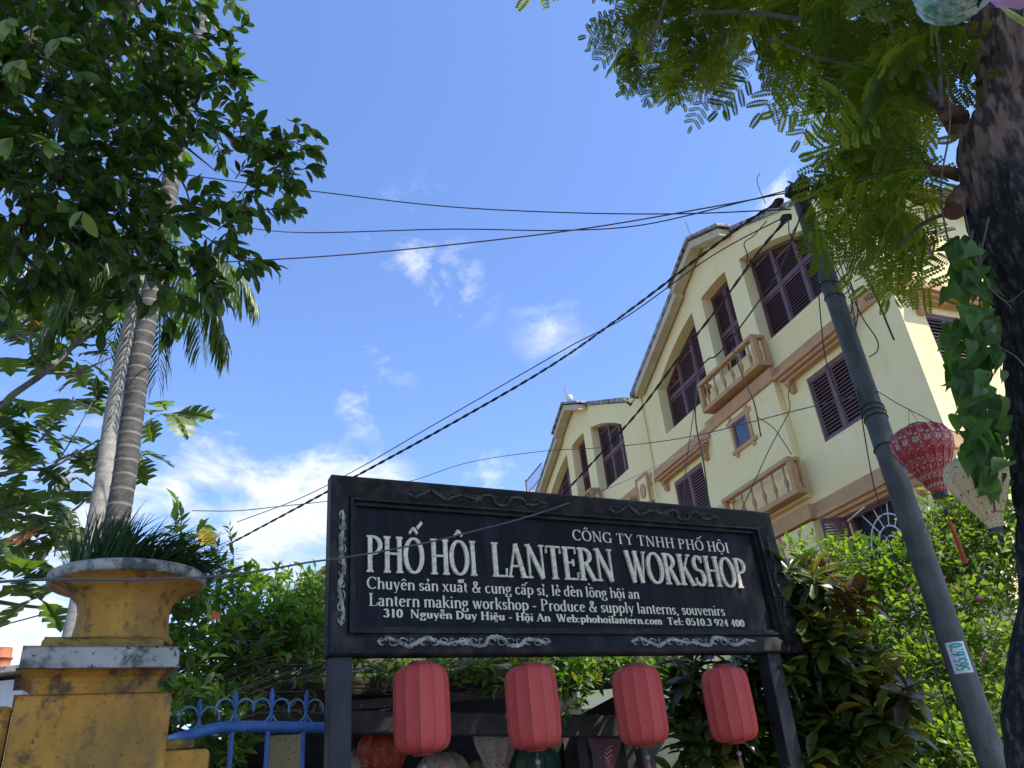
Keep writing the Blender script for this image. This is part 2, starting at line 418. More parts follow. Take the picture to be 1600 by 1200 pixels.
# grille window with one shutter swung open
s0, s1, z0, z1 = rects[3]
mb = MB(); fbox(mb, s0, s1, z0, z1, -.13, -.12); gw = mb.build('window', m_dark, bld)
mb = MB()
for a, b, c, d in ((s0, s1, z1 - .09, z1 - .01), (s0, s1, z0, z0 + .08), (s0, s0 + .08, z0 + .08, z1 - .09), (s1 - .08, s1, z0 + .08, z1 - .09)): fbox(mb, a, b, c, d, -.11, .02)
mb.build('frame', m_shut, gw)
mb = MB(); cx = (s0 + s1) / 2; cz = 5.15
for r_ in (.22, .42, .66):
    pts = [bp(cx + r_ * .85 * math.cos(q), cz + r_ * math.sin(q), .0) for q in np.linspace(0, math.pi, 13)]
    pts = [bp(cx + r_ * .85, z0 + .08, 0)] + pts + [bp(cx - r_ * .85, z0 + .08, 0)]
    mb.tube(pts, .016, 5)
for q in np.linspace(.12, math.pi - .12, 8):
    mb.tube([bp(cx + .42 * .85 * math.cos(q), cz + .42 * math.sin(q), 0), bp(cx + .95 * math.cos(q), min(z1 - .1, cz + 1.05 * math.sin(q)), 0)], .013, 5)
mb.build('grille', m_grill, gw, smooth=True)
op = MB()
hx, hz = s1, z0
for i in range(26):
    z = z0 + .1 + i * .062
    op.add([bp(s1 + .02 + t_ * .16, z + dz, .06 + t_ * .55) for t_, dz in ((.1, 0), (.9, 0), (.9, .045), (.1, .045))], [(0, 1, 2, 3)])
sh = MB()
for ta, tb, za, zb in ((0, .1, z0, z1), (.9, 1, z0, z1), (.1, .9, z0, z0 + .08), (.1, .9, z1 - .08, z1)):
    pts = [bp(s1 + .02 + t_ * .16 + e, z, .06 + t_ * .55) for z in (za, zb) for e in (0, .04) for t_ in (ta, tb)]; sh.hexa(pts)
so_ = sh.build('open_shutter', m_shut, gw); op.build('louvres', m_shut, so_)['kind'] = 'stuff'
MB().tube([bp(2.2, 6.0, .3), bp(2.9, 5.98, .1), bp(3.2, 5.97, .03), bp(3.22, 5.9, .03), bp(3.22, 3.0, .03)], .018, 6).build('conduit', m_grill, bld, True)
MB().tube([bp(10.75, 12.9, .05), bp(10.75, 10.3, .05), bp(10.75, 9.8, .13), bp(10.75, .2, .06)], .035, 8).build('drain_pipe', m_wall, bld, True)
# small bay windows with crossed frame
for zc in (9.25, 5.7):
    a, b, c, d = 5.3, 5.98, zc - .34, zc + .36
    mb = MB()
    fbox(mb, a - .1, a, c - .2, d + .22, .172, .215); fbox(mb, b, b + .1, c - .2, d + .22, .172, .215)
    fbox(mb, a - .22, b + .22, d, d + .1, .172, .225); fbox(mb, a - .22, b + .22, c - .1, c, .172, .225)
    wf = mb.build('window', m_trim, bld)
    mb = MB()
    for q in ((a, a + .08, c, d), (b - .08, b, c, d), (a + .08, b - .08, c, c + .08), (a + .08, b - .08, d - .08, d)): fbox(mb, *q, .172, .2)
    mb.build('sash', m_shut, wf)
    mb = MB(); fbox(mb, a + .08, b - .08, c + .08, d - .08, .172, .18); mb.build('pane', m_glass, wf)
# lintels with corbels
def lintel(F, s0, s1, zt):
    mb = MB(); fbox(mb, s0, s1, zt - .10, zt, .0015, .34, F); fbox(mb, s0 + .05, s1 - .05, zt - .19, zt - .101, .0015, .27, F); fbox(mb, s0 + .1, s1 - .1, zt - .27, zt - .191, .0015, .18, F)
    o = mb.build('lintel', m_trim, bld, bevel=.008)
    for s in (s0 + .14, s1 - .3):
        c = MB(); prof = [(.0015, zt - .271), (.17, zt - .271), (.19, zt - .33), (.12, zt - .39), (.14, zt - .46), (.09, zt - .52), (.0015, zt - .56)]
        n = len(prof); c.add([F(s, z, o_) for o_, z in prof] + [F(s + .15, z, o_) for o_, z in prof],
              [tuple(range(n)), tuple(range(n, 2 * n))[::-1]] + [(i, i + n, (i + 1) % n + n, (i + 1) % n) for i in range(n)])
        c.build('corbel', m_trim, o)
for s0, s1 in ((1.15, 3.75), (7.45, 10.35), (12.1, 14.3)): lintel(bp, s0, s1, 9.85)
for s0, s1 in ((.7, 3.6), (7.45, 10.35)): lintel(bp, s0, s1, 6.33)
lintel(rp, .32, 2.3, 9.85); lintel(rp, 3.8, 5.8, 9.85)
# balconies
bal_prof = [(.035, 0), (.035, .05), (.02, .07), (.032, .12), (.055, .2), (.05, .27), (.025, .38), (.02, .48), (.032, .5), (.02, .52), (.035, .58), (.035, .62)]
balu = MB().lathe(bal_prof, 8).mesh('baluster', m_trim, True)
def balcony(a, b, z0, d0, d1, name='balcony'):
    mb = MB(); fbox(mb, a, b, z0, z0 + .12, d0, d1)
    o = mb.build(name, m_trim, bld, bevel=.008)
    ra = MB()
    fbox(ra, a, b, z0 + .78, z0 + .88, d1 - .14, d1 + .02); fbox(ra, a, a + .14, z0 + .781, z0 + .881, d0, d1 - .14); fbox(ra, b - .14, b, z0 + .781, z0 + .881, d0, d1 - .14)
    fbox(ra, a, a + .13, z0 + .12, z0 + .78, d1 - .13, d1); fbox(ra, b - .13, b, z0 + .12, z0 + .78, d1 - .13, d1)
    fbox(ra, a, a + .1, z0 + .12, z0 + .78, d0, d0 + .08)
    ra.build('rail', m_trim, o, bevel=.006)
    wall = MB(); fbox(wall, a + .13, b - .13, z0 + .12, z0 + .78, d0 + .001, d0 + .02); wall.build('back_panel', m_wall, o)
    n = 6
    for i in range(n):
        s = lerp(a + .13, b - .13, (i + .5) / n)
        link('baluster', balu, o, M=Matrix.Translation(bp(s, z0 + .13, d1 - .065)))
    for s in (a + .05,):
        link('baluster', balu, o, M=Matrix.Translation(bp(s + .02, z0 + .13, (d0 + d1) / 2)))
balcony(3.95, 6.75, 10.3, .08, .47); balcony(3.8, 6.75, 6.9, .18, .5); balcony(3.95 + MOD, 6.75 + MOD, 10.3, .08, .47)
# roofs: slabs running back behind the gables, thick weathered eave line
def slope(s0, z0, s1, z1, o0, o1, th, mb):
    mb.hexa([bp(s0, z0, o0), bp(s1, z1, o0), bp(s0, z0, o1), bp(s1, z1, o1), bp(s0, z0 + th, o0), bp(s1, z1 + th, o0), bp(s0, z0 + th, o1), bp(s1, z1 + th, o1)])
for k in (0, 1):
    d = k * MOD; rb = MB(); bb = MB()
    slope(5.6 + d, 15.37, -.25 + d * 1.09 if not k else 11.9, 12.62 if not k else 13.3, -12, .06, .16, rb)
    slope(5.6 + d, 15.372, 10.9 + d, 12.9, -12, .34, .16, rb)
    ro = rb.build('roof', m_eave, bld)
    # barge boards
    slope(4.2 + d, 14.53, 5.6 + d, 15.17, .062, .42, .24, bb)
    slope(5.6 + d, 15.168, 7.0 + d, 14.53, .062, .42, .24, bb); slope(7.0 + d, 14.42, 10.55 + d, 12.78, .062, .34, .24, bb)
    bb.build('barge_board', m_beam, ro, bevel=.01)
    cap = MB(); slope(4.1 + d, 14.78, 5.6 + d, 15.46, -.3, .5, .1, cap); slope(5.6 + d, 15.458, 7.1 + d, 14.74, -.3, .5, .1, cap)
    cap.build('ridge_cap', m_eave, ro, bevel=.02)
mb = MB(); fbox(mb, 10.55, 11.6, 13.06, 13.2, -.3, .03); mb.build('parapet', m_wall, bld, bevel=.04)
# rusty terrace railing at the far gable end
mr = mat('rusty_railing', (.12, .05, .04), (.2, .09, .07), .8, 20)
mb = MB()
for i in range(14):
    s = 20.2 + i * .17; mb.tube([bp(s, 13.4, .25), bp(s, 14.35, .25)], .014, 4)
mb.tube([bp(20.15, 14.35, .25), bp(22.5, 14.35, .25)], .03, 5); mb.tube([bp(20.15, 13.75, .25), bp(22.5, 13.75, .25)], .018, 5)
mb.tube([bp(22.5, 13.2, .25), bp(22.5, 14.45, .25)], .03, 5)
mb.build('railing', mr, bld)
for s, k in ((5.7, 1), (16.5, 1)):
    MB().tube([bp(s, 15.5, .2), bp(s + .12, 16.35, .2)], .014, 4).build('lightning_rod', mr, bld)
mb = MB()
mb.lathe([(0, -.13), (.1, -.1), (.14, 0), (.1, .1), (0, .13)], 12, c=bp(16.2, 15.62, .2)); mb.build('ridge_finial', m_grill, bld, True)
nb = MB(); nb.box((-.2, 38, 6.9), (3.2, 6, 13.8)); nb.box((-.2, 38, 13.9), (3.6, 6.4, .25))
setp(nb.build('distant_block', mat('distant_cream', (.80, .72, .42), (.84, .76, .46), .9), bevel=.03), 'bit of pale yellow block just left of the twin gabled house above the sign frame', 'building')

# ------------------------------------------------------------------ sign board
SA = R(63); SW = Vector((math.sin(SA), math.cos(SA), 0)); SN = Vector((math.cos(SA), -math.sin(SA), 0)); S0 = Vector((-1.1113, 4.2573, 0))
def sp(w, z, o=0): return S0 + SW * w + SN * o + Vector((0, 0, z - .0125 * w))
m_blk = mat('black_lacquer', (.006, .0065, .009), (.013, .0135, .016), .34, 7, .15, 40, extra=chain(ex_stain((.07, .07, .075), 5, .55, .8, (1, 1, 3), .5), ex_stain((.10, .085, .07), 30, .66, .72, (1, 1, 1), .6)))
def hatch(T, ob, c, p):
    b = T.new('ShaderNodeBump'); b.inputs['Strength'].default_value = .5; b.inputs['Distance'].default_value = .004
    vm = T.new('ShaderNodeMapping'); T.l.new(ob, vm.inputs[0]); vm.inputs['Rotation'].default_value = (0, R(45), 0)
    ck = T.new('ShaderNodeTexChecker'); T.l.new(vm.outputs[0], ck.inputs[0]); ck.inputs['Scale'].default_value = 62
    T.l.new(ck.outputs['Fac'], b.inputs['Height']); T.l.new(b.outputs[0], p.inputs['Normal']); return c
m_frame = mat('carved_black_frame', (.005, .005, .005), (.013, .012, .011), .55, 9, spec=.3, extra=chain(ex_stain((.075, .07, .06), 9, .50, .72, (1, 1, 1), .45), ex_stain((.16, .14, .10), 60, .66, .7, (1, 1, 1), .5), hatch))
m_panel = mat('sign_panel_navy', (.0035, .0042, .007), (.0065, .0072, .0105), .6, 3, .1, 60, spec=.2, extra=chain(ex_stain((.05, .052, .058), 3.0, .48, .80, (3.5, 3.5, .3), .5), ex_stain((.13, .12, .10), 9, .70, .78, (1, 1, .6), .55)))
m_letter = mat('worn_silver_lettering', (.72, .62, .42), (.90, .80, .58), .45, 30, .4, 120, extra=chain(ex_stain((.16, .12, .07), 45, .52, .66, (1, 1, 1), .7), ex_stain((.30, .21, .10), 12, .56, .72, (1, 1, 1), .6)))
m_print = mat('cream_lettering', (.74, .65, .44), (.84, .76, .54), .5, 30, extra=ex_stain((.05, .05, .05), 7, .64, .7, (1, 1, 1), .75))
m_orn = mat('worn_silver_carving', (.16, .15, .12), (.62, .58, .48), .45, 22, .5, 90, lo=.3, hi=.7, extra=ex_stain((.03, .03, .03), 12, .52, .66))
m_orn2 = mat('blackened_carving', (.02, .02, .02), (.06, .055, .045), .45, 22, .5, 90, extra=ex_stain((.28, .23, .13), 14, .62, .7))
m_post = mat('black_steel_post', (.007, .0075, .009), (.015, .016, .018), .55, 5, .15, 50, extra=chain(ex_stain((.08, .08, .085), 6, .58, .8, (3, 3, .4), .5), ex_stain((.22, .20, .17), 28, .70, .74)))
sgn = empty('shop_sign', sp(1.6, 0.12), 'large black framed workshop sign with raised silver letters on two black posts', 'sign')
PL, PR, PB, PT = -.03, 3.27, 2.295, 3.31
prof = [(0, 0), (0, .075), (.012, .085), (.028, .08), (.118, .045), (.122, .058), (.136, .058), (.142, .03), (.16, .028), (.162, .006)]   # inset, height
cor = [(PL, PB, 1, 1), (PR, PB, -1, 1), (PR, PT, -1, -1), (PL, PT, 1, -1)]
for i in range(4):
    a, b = cor[i], cor[(i + 1) % 4]; mb = MB(); vs = []
    for c in (a, b):
        for ins, h in prof + [(.162, -.02), (0, -.02)]: vs.append(sp(c[0] + c[2] * ins, c[1] + c[3] * ins, h))
    n = len(prof) + 2
    mb.add(vs, [(k, (k + 1) % n, (k + 1) % n + n, k + n) for k in range(n)]); mb.build('frame_rail', m_frame, sgn)
mb = MB(); mb.hexa([sp(w, z, o) for z in (PB + .14, PT - .14) for o in (-.018, 0) for w in (PL + .14, PR - .14)]); mb.build('panel', m_panel, sgn)
for w, lean in ((.053, .0), (3.02, -.07)):
    mb = MB(); h = .058
    pts = [S0 + SW * (w + dw + (lean if z < 1 else 0)) + SN * (dn + .0) + Vector((0, 0, z)) for z in (.124, 2.30 - .0125 * w) for dn in (-h - .01, h - .01) for dw in (-h, h)]
    mb.hexa(pts); mb.build('post', m_post, sgn, bevel=.008)

# --- hand drawn serif letters: skeleton strokes swept with a broad nib
def arc_(cx, cy, rx, ry, a0, a1, n=14): return [(cx + rx * math.cos(R(lerp(a0, a1, i / n))), cy + ry * math.sin(R(lerp(a0, a1, i / n)))) for i in range(n + 1)]
def st(x, y0=0, y1=1, s=.13, b=1, t=1):
    o = [([(x, y0), (x, y1)], 1)]
    if b: o.append(([(x - s, y0 + .02), (x + s, y0 + .02)], 0))
    if t == 1: o.append(([(x - s, y1 - .02), (x + s, y1 - .02)], 0))
    if t == 2: o.append(([(x - s, y1 - .09), (x, y1 - .02)], 0))
    return o
def sf(x, y, s=.13): return [([(x - s, y), (x + s, y)], 0)]
X = .64
GL = {
 'A': (.74, [([(.07, .0), (.36, 1)], 2), ([(.36, 1), (.64, 0)], 1), ([(.17, .33), (.55, .33)], 0)] + sf(.08, .02, .1) + sf(.64, .02, .12)),
 'C': (.72, [(arc_(.4, .5, .33, .48, 45, 315), 1), ([(.66, .72), (.66, .97)], 2)]),
 'D': (.78, st(.17) + [(arc_(.22, .5, .44, .48, -90, 90), 1)]),
 'E': (.66, st(.17) + [([(.17, .98), (.58, .98), (.58, .8)], 0), ([(.17, .52), (.46, .52)], 0), ([(.46, .42), (.46, .62)], 2), ([(.17, .02), (.6, .02), (.62, .22)], 0)]),
 'G': (.8, [(arc_(.4, .5, .33, .48, 45, 320), 1), ([(.66, .72), (.66, .97)], 2), ([(.64, .03), (.64, .42)], 1)] + sf(.64, .42, .11)),
 'H': (.82, st(.17) + st(.65) + [([(.17, .52), (.65, .52)], 0)]),
 'I': (.36, st(.18)),
 'K': (.78, st(.17) + [([(.22, .42), (.6, .98)], 2), ([(.33, .58), (.66, .0)], 1)] + sf(.6, .98, .1) + sf(.67, .02, .11)),
 'L': (.64, st(.17) + [([(.17, .02), (.57, .02), (.6, .25)], 0)]),
 'N': (.82, [([(.14, 0), (.14, 1)], 2), ([(.13, 1), (.67, 0)], 1), ([(.68, 0), (.68, 1)], 2)] + sf(.14, .02, .1) + sf(.1, .98, .08) + sf(.68, .98, .1)),
 'O': (.8, [(arc_(.4, .5, .33, .48, 0, 360, 26), 1)]),
 'P': (.66, st(.17) + [(arc_(.24, .74, .32, .24, -90, 90), 1)]),
 'R': (.76, st(.17) + [(arc_(.24, .75, .31, .23, -90, 90), 1), ([(.34, .52), (.64, .0)], 1)] + sf(.67, .02, .08)),
 'S': (.6, [(arc_(.3, .74, .2, .235, 40, 270) + arc_(.3, .26, .21, .245, 90, -140)[1:], 1), ([(.48, .76), (.48, .97)], 2), ([(.09, .03), (.09, .26)], 2)]),
 'T': (.7, st(.35, t=0) + [([(.06, .78), (.07, .98), (.63, .98), (.64, .78)], 0)]),
 'W': (1.02, [([(.1, 1), (.34, 0)], 1), ([(.34, 0), (.52, .95)], 2), ([(.48, 1), (.72, 0)], 1), ([(.72, 0), (.93, 1)], 2)] + sf(.1, .98, .1) + sf(.5, .98, .1) + sf(.93, .98, .09)),
 'Y': (.7, [([(.08, 1), (.35, .48)], 1), ([(.35, .48), (.62, 1)], 2), ([(.35, 0), (.35, .5)], 1)] + sf(.35, .02) + sf(.09, .98, .09) + sf(.62, .98, .09)),
 'a': (.48, [([(.34, 0), (.34, .44)], 1), (arc_(.22, .45, .13, .16, 0, 160), 1), (arc_(.21, .18, .15, .17, 80, 330), 1)] + [([(.34, .03), (.45, .05)], 0)]),
 'b': (.54, st(.12, 0, 1, .08, 0, 2) + [(arc_(.28, .31, .2, .30, -150, 150), 1)]),
 'c': (.46, [(arc_(.26, .32, .19, .3, 50, 315), 1)]),
 'd': (.56, st(.42, 0, 1, .08, 0, 2) + [(arc_(.26, .31, .2, .30, 30, 330), 1), ([(.42, .02), (.5, .04)], 0)]),
 'e': (.48, [([(.08, .36), (.42, .36)], 0), (arc_(.25, .32, .18, .3, 10, 318), 1)]),
 'f': (.34, st(.16, 0, .8, .1, 1, 0) + [(arc_(.3, .8, .14, .18, 180, 60), 1), ([(.04, X - .02), (.3, X - .02)], 0)]),
 'g': (.52, [(arc_(.24, .42, .15, .2, 0, 360, 18), 1), ([(.35, .58), (.5, .62)], 0), (arc_(.24, -.12, .2, .14, 120, 420, 18), 1), ([(.14, .24), (.14, .06)], 2)]),
 'h': (.56, st(.12, 0, 1, .08, 1, 2) + [(arc_(.29, .42, .16, .2, 170, 0) + [(.45, 0)], 1)] + sf(.45, .02, .08)),
 'i': (.28, st(.14, 0, X, .09, 1, 2) + [([(.14, .84), (.14, .93)], 1)]),
 'k': (.54, st(.12, 0, 1, .08, 1, 2) + [([(.15, .26), (.42, .6)], 2), ([(.24, .38), (.47, 0)], 1)] + sf(.42, .61, .08) + sf(.48, .02, .06)),
 'l': (.28, st(.14, 0, 1, .09, 1, 2)),
 'm': (.84, st(.12, 0, X, .08, 1, 2) + [(arc_(.27, .42, .15, .2, 170, 0) + [(.42, 0)], 1), (arc_(.57, .42, .15, .2, 170, 0) + [(.72, 0)], 1)] + sf(.42, .02, .08) + sf(.72, .02, .08)),
 'n': (.56, st(.12, 0, X, .08, 1, 2) + [(arc_(.29, .42, .16, .2, 170, 0) + [(.45, 0)], 1)] + sf(.45, .02, .08)),
 'o': (.52, [(arc_(.26, .32, .19, .3, 0, 360, 20), 1)]),
 'p': (.56, st(.13, -.28, X, .09, 1, 2) + [(arc_(.29, .32, .2, .29, -150, 150), 1)]),
 'r': (.4, st(.13, 0, X, .09, 1, 2) + [(arc_(.27, .44, .13, .18, 170, 50), 1)]),
 's': (.4, [(arc_(.2, .47, .11, .145, 40, 270) + arc_(.2, .17, .125, .15, 90, -140)[1:], 1), ([(.31, .48), (.31, .6)], 2), ([(.08, .03), (.08, .17)], 2)]),
 't': (.34, [([(.16, .8), (.16, .12)], 1), (arc_(.24, .12, .08, .1, 180, 320), 0), ([(.04, X - .03), (.3, X - .03)], 0)]),
 'u': (.56, [([(.12, X), (.12, .2)], 1), (arc_(.27, .2, .15, .18, 180, 350), 1), ([(.43, 0), (.43, X)], 1), ([(.43, .02), (.51, .04)], 0)] + [([(.04, X - .02), (.12, X - .02)], 0), ([(.34, X - .02), (.43, X - .02)], 0)]),
 'v': (.52, [([(.08, X), (.27, 0)], 1), ([(.27, 0), (.45, X)], 2)] + sf(.09, X - .02, .08) + sf(.44, X - .02, .07)),
 'w': (.76, [([(.08, X), (.24, 0)], 1), ([(.24, 0), (.39, X)], 2), ([(.36, X), (.53, 0)], 1), ([(.53, 0), (.68, X)], 2)] + sf(.09, X - .02, .08) + sf(.38, X - .02, .07) + sf(.67, X - .02, .07)),
 'x': (.52, [([(.08, X), (.43, 0)], 1), ([(.07, 0), (.42, X)], 2)] + sf(.1, X - .02, .08) + sf(.41, X - .02, .07) + sf(.08, .02, .07) + sf(.42, .02, .08)),
 'y': (.52, [([(.08, X), (.27, .02)], 1), ([(.45, X), (.2, -.24), (.08, -.26)], 2)] + sf(.09, X - .02, .08) + sf(.44, X - .02, .07)),
 '0': (.54, [(arc_(.27, .5, .19, .48, 0, 360, 22), 1)]), '1': (.5, st(.27, 0, 1, .12, 1, 2)),
 '2': (.52, [(arc_(.26, .74, .17, .24, 170, -40) + [(.06, .03)], 1), ([(.06, .03), (.44, .03), (.47, .2)], 0)]),
 '3': (.52, [(arc_(.24, .76, .15, .22, 160, -80) + arc_(.24, .28, .19, .26, 85, -160)[1:], 1)]),
 '4': (.54, st(.36, 0, 1, .1, 1, 0) + [([(.36, 1), (.06, .32), (.5, .32)], 0)]),
 '5': (.52, [([(.44, .98), (.15, .98), (.12, .55)], 0), (arc_(.24, .31, .19, .29, 120, -150), 1)]),
 '6': (.54, [(arc_(.27, .3, .19, .28, 0, 360, 18), 1), (arc_(.45, .4, .37, .58, 100, 190), 1)]),
 '7': (.5, [([(.07, .8), (.08, .97), (.44, .97)], 0), ([(.44, .97), (.2, 0)], 1)]),
 '9': (.54, [(arc_(.27, .7, .19, .28, 0, 360, 18), 1), (arc_(.09, .6, .37, .58, -80, 10), 1)]),
 '&': (.8, [([(.7, .5), (.55, .18)] + arc_(.34, .24, .22, .22, -40, -230) + [(.36, .6)] + arc_(.36, .8, .12, .17, -30, 200) + [(.42, .4), (.68, .02)], 1)]),
 '-': (.38, [([(.06, .33), (.32, .33)], 1.5)]), ',': (.24, [([(.12, .06), (.08, -.14)], 1)]), '.': (.22, [([(.11, .0), (.11, .1)], 1.2)]), ':': (.26, [([(.12, .0), (.12, .1)], 1.2), ([(.12, .45), (.12, .55)], 1.2)]), ' ': (.24, []),
}
def strokes(ch):
    """glyph with its accents: width and stroke list"""
    dj = ch in 'đĐ'
    base = {'đ': 'd', 'Đ': 'D'}.get(ch, ch); dec = unicodedata.normalize('NFD', base); b = dec[0]; w, s = GL[b]; s = list(s)
    if b == 'i' and len(dec) > 1 and '\u0323' not in dec: s = s[:-1]
    cx = w / 2 + (.02 if b in 'HP' else 0); top = 1.0 if (b.isupper() or b in 'hkldb') else X
    y = top + .13
    if '\u0302' in dec: s += [([(cx - .16, y), (cx, y + .16)], .6), ([(cx, y + .16), (cx + .16, y)], .6)]
    y2 = y + (.14 if '\u0302' in dec else 0); x2 = cx + (.16 if '\u0302' in dec else 0)
    if '\u0301' in dec: s += [([(x2 - .0, y2 + .02), (x2 + .19, y2 + .2)], .7)]
    if '\u0300' in dec: s += [([(x2 + .02, y2), (x2 - .13, y2 + .2)], 1)] if '\u0302' not in dec else [([(cx - .1, y + .36), (cx - .22, y + .5)], 1)]
    if '\u0309' in dec: s += [(arc_(cx, y + .14, .07, .08, 160, -70, 8) + [(cx, y)], .7)]
    if '\u0303' in dec: s += [([(cx - .17, y + .24), (cx - .08, y + .33), (cx + .06, y + .25), (cx + .16, y + .34)], .8)]
    if '\u0323' in dec: s += [([(cx, -.22), (cx, -.13)], 1.4)]
    if dj: s += [([(.28, .82), (.56, .82)], 0)]
    return w, s
def glyph(ch, a, b, zoff=0.0):
    """2D quads (x, y, layer) of one glyph; a nib width, b nib height"""
    w, ss = strokes(ch); out = []
    for li, (pts, k) in enumerate(ss):
        if k == 0: aa, bb = b * 1.05, b * .9
        elif k == 2: aa, bb = a * .42, b
        elif k < 1: aa, bb = a * k, a * k * .8
        else: aa, bb = a * k, b * max(k, 1)
        P = [Vector(p) for p in pts]; n = len(P); closed = (P[0] - P[-1]).length < 1e-6; L = []
        for i in range(n):
            if closed: d = P[(i + 1) % n if i < n - 1 else 1] - P[i - 1 if i else n - 2]
            else: d = P[min(i + 1, n - 1)] - P[max(i - 1, 0)]
            d.normalize(); nr = Vector((-d.y, d.x)); h = .5 * math.sqrt((aa * nr.x) ** 2 + (bb * nr.y) ** 2)
            L.append((P[i] + nr * h, P[i] - nr * h))
        out.append((L, li))
    return w, out
def letter_mesh(mb, ch, x, sx, sy, base, a, b, o, depth):
    """adds a raised glyph into mb; base(xx, yy, off) -> world"""
    w, parts = glyph(ch, a, b)
    for L, li in parts:
        oo = o + li * .00035; vs = []; fs = []
        for p, q in L:
            for v, of in ((p, oo), (q, oo), (q, oo - depth), (p, oo - depth)): vs.append(base(x + v.x * sx, v.y * sy, of))
        n = len(L)
        for i in range(n - 1):
            a0, b0 = i * 4, (i + 1) * 4
            for k in range(4): fs.append((a0 + k, a0 + (k + 1) % 4, b0 + (k + 1) % 4, b0 + k))
        fs += [(0, 1, 2, 3), tuple((n - 1) * 4 + k for k in (3, 2, 1, 0))]
        mb.add(vs, fs)
    return w * sx
def textw(t, sp_): return sum(strokes(c)[0] + sp_ for c in t) - sp_
def text_line(txt, w0, z0, w1, z1, cap, a, b, parent, material, raised=0, per_letter=False, spc=.04, o=.003, name='lettering', basef=sp, tilt=.0):
    sx = (w1 - w0) / textw(txt, spc); x = 0; mb = MB()
    sl_ = (z1 - z0) / (w1 - w0)
    base = lambda xx, yy, of: basef(w0 + xx, z0 + xx * sl_ + yy, of)
    for c in txt:
        if per_letter: mb = MB()
        dw = letter_mesh(mb, c, x, sx, cap, base, a, b, o + raised, raised + .001)
        if per_letter and c != ' ': mb.build('letter', material, parent)
        x += dw + spc * sx
    if not per_letter: return mb.build(name, material, parent)
D_ = .0125
def tl(txt, w0, z0, w1, z1, *a, **k): text_line(txt, w0, z0 + D_ * w0, w1, z1 + D_ * w1, *a, **k)
tl('PHỐ HỘI', .19, 2.760, .885, 2.752, .212, .165, .06, sgn, m_letter, .016, True, .0)
tl('LANTERN', .975, 2.750, 1.86, 2.735, .212, .165, .06, sgn, m_letter, .016, True, .0)
tl('WORKSHOP', 1.955, 2.733, 2.975, 2.708, .212, .165, .06, sgn, m_letter, .016, True, .0)
tl('CÔNG TY TNHH PHỐ HỘI', 1.58, 3.006, 2.87, 2.964, .072, .13, .055, sgn, m_print, .002, True, spc=.06)
tl('Chuyên sản xuất & cung cấp sỉ, lẻ đèn lồng hội an', .2, 2.667, 2.03, 2.626, .068, .135, .055, sgn, m_print, .002, True, spc=.03)
tl('Lantern making workshop - Produce & supply lanterns, souvenirs', .21, 2.572, 2.71, 2.517, .070, .135, .055, sgn, m_print, .002, True, spc=.03)
tl('310  Nguyễn Duy Hiệu - Hội An  Web:phohoilantern.com  Tel: 0510.3 924 400', .295, 2.509, 2.86, 2.444, .046, .19, .08, sgn, m_print, .002, True, spc=.05)
# carved dragon scrolls on the frame
def fo(ins): return .08 - (ins - .028) * .39 + .004
def scroll(x0, x1, side, material, amp=.033, waves=4.5, r=.0105, sym=True):
    mb = MB(); n = 90; L = x1 - x0
    def pos(t, q):   # t along, q across (0..)
        ins = .073 + q
        if side == 'b': return sp(t, PB + ins, fo(ins))
        if side == 't': return sp(t, PT - ins, fo(ins))
        if side == 'l': return sp(PL + ins, t, fo(ins))
        return sp(PR - ins, t, fo(ins))
    for half in ((0, .5, 1), (.5, 1, -1)) if sym else ((0, 1, 1),):
        pts = []; rs = []
        for i in range(n):
            t = i / (n - 1); u = lerp(half[0], half[1], t); ph = t * waves * math.pi * (1 if half[2] > 0 else -1)
            e = math.sin(math.pi * (t if sym else t)) ** .3
            am = amp * (.55 + .45 * math.sin(3 * t + 1)) * e
            pts.append(pos(x0 + L * u + .012 * math.sin(2 * ph), am * math.sin(ph))); rs.append(r * (.45 + .75 * e) * (1 + .25 * math.sin(i * 1.9)))
        mb.tube(pts, rs, 6)
        for j in range(int(waves * 2)):   # curls and flames off the body
            t = (j + .5) / (waves * 2); i = int(t * (n - 1)); c = x0 + L * lerp(half[0], half[1], t); s_ = (-1) ** j
            cur = [pos(c + .028 * math.cos(q) * (1 - q / 9), s_ * (.004 + .017 * math.sin(q))) for q in np.linspace(0, 4.6, 10)]
            mb.tube(cur, [.0045 * (1 - k / 14) for k in range(10)], 5)
            cur = [pos(c - .02 + .03 * k / 5, -s_ * (.008 + .012 * math.sin(k / 5 * 3))) for k in range(6)]
            mb.tube(cur, [.004 * (1 - k / 7) for k in range(6)], 5)
    if sym:
        c = (x0 + x1) / 2
        for q in np.linspace(0, 2 * math.pi, 9)[:-1]:
            mb.tube([pos(c, 0), pos(c + .03 * math.cos(q), .022 * math.sin(q))], [.012, .005], 6)
    mb.build('carving', material, sgn, True)
scroll(.24, 1.30, 'b', m_orn); scroll(1.87, 2.86, 'b', m_orn, waves=3.8)
scroll(.42, 1.38, 't', m_orn2); scroll(1.85, 2.78, 't', m_orn2)
scroll(2.45, 3.10, 'l', m_orn, amp=.018, waves=5, sym=False); scroll(2.47, 3.12, 'r', m_orn2, amp=.018, waves=5, sym=False)
# little wire loop on top right corner
mb = MB(); mb.tube([sp(2.86 + .02 * math.cos(q), PT + .02 + .02 * math.sin(q), .02) for q in np.linspace(0, 6.28, 12)], .003, 5); mb.build('hanging_loop', m_post, sgn)

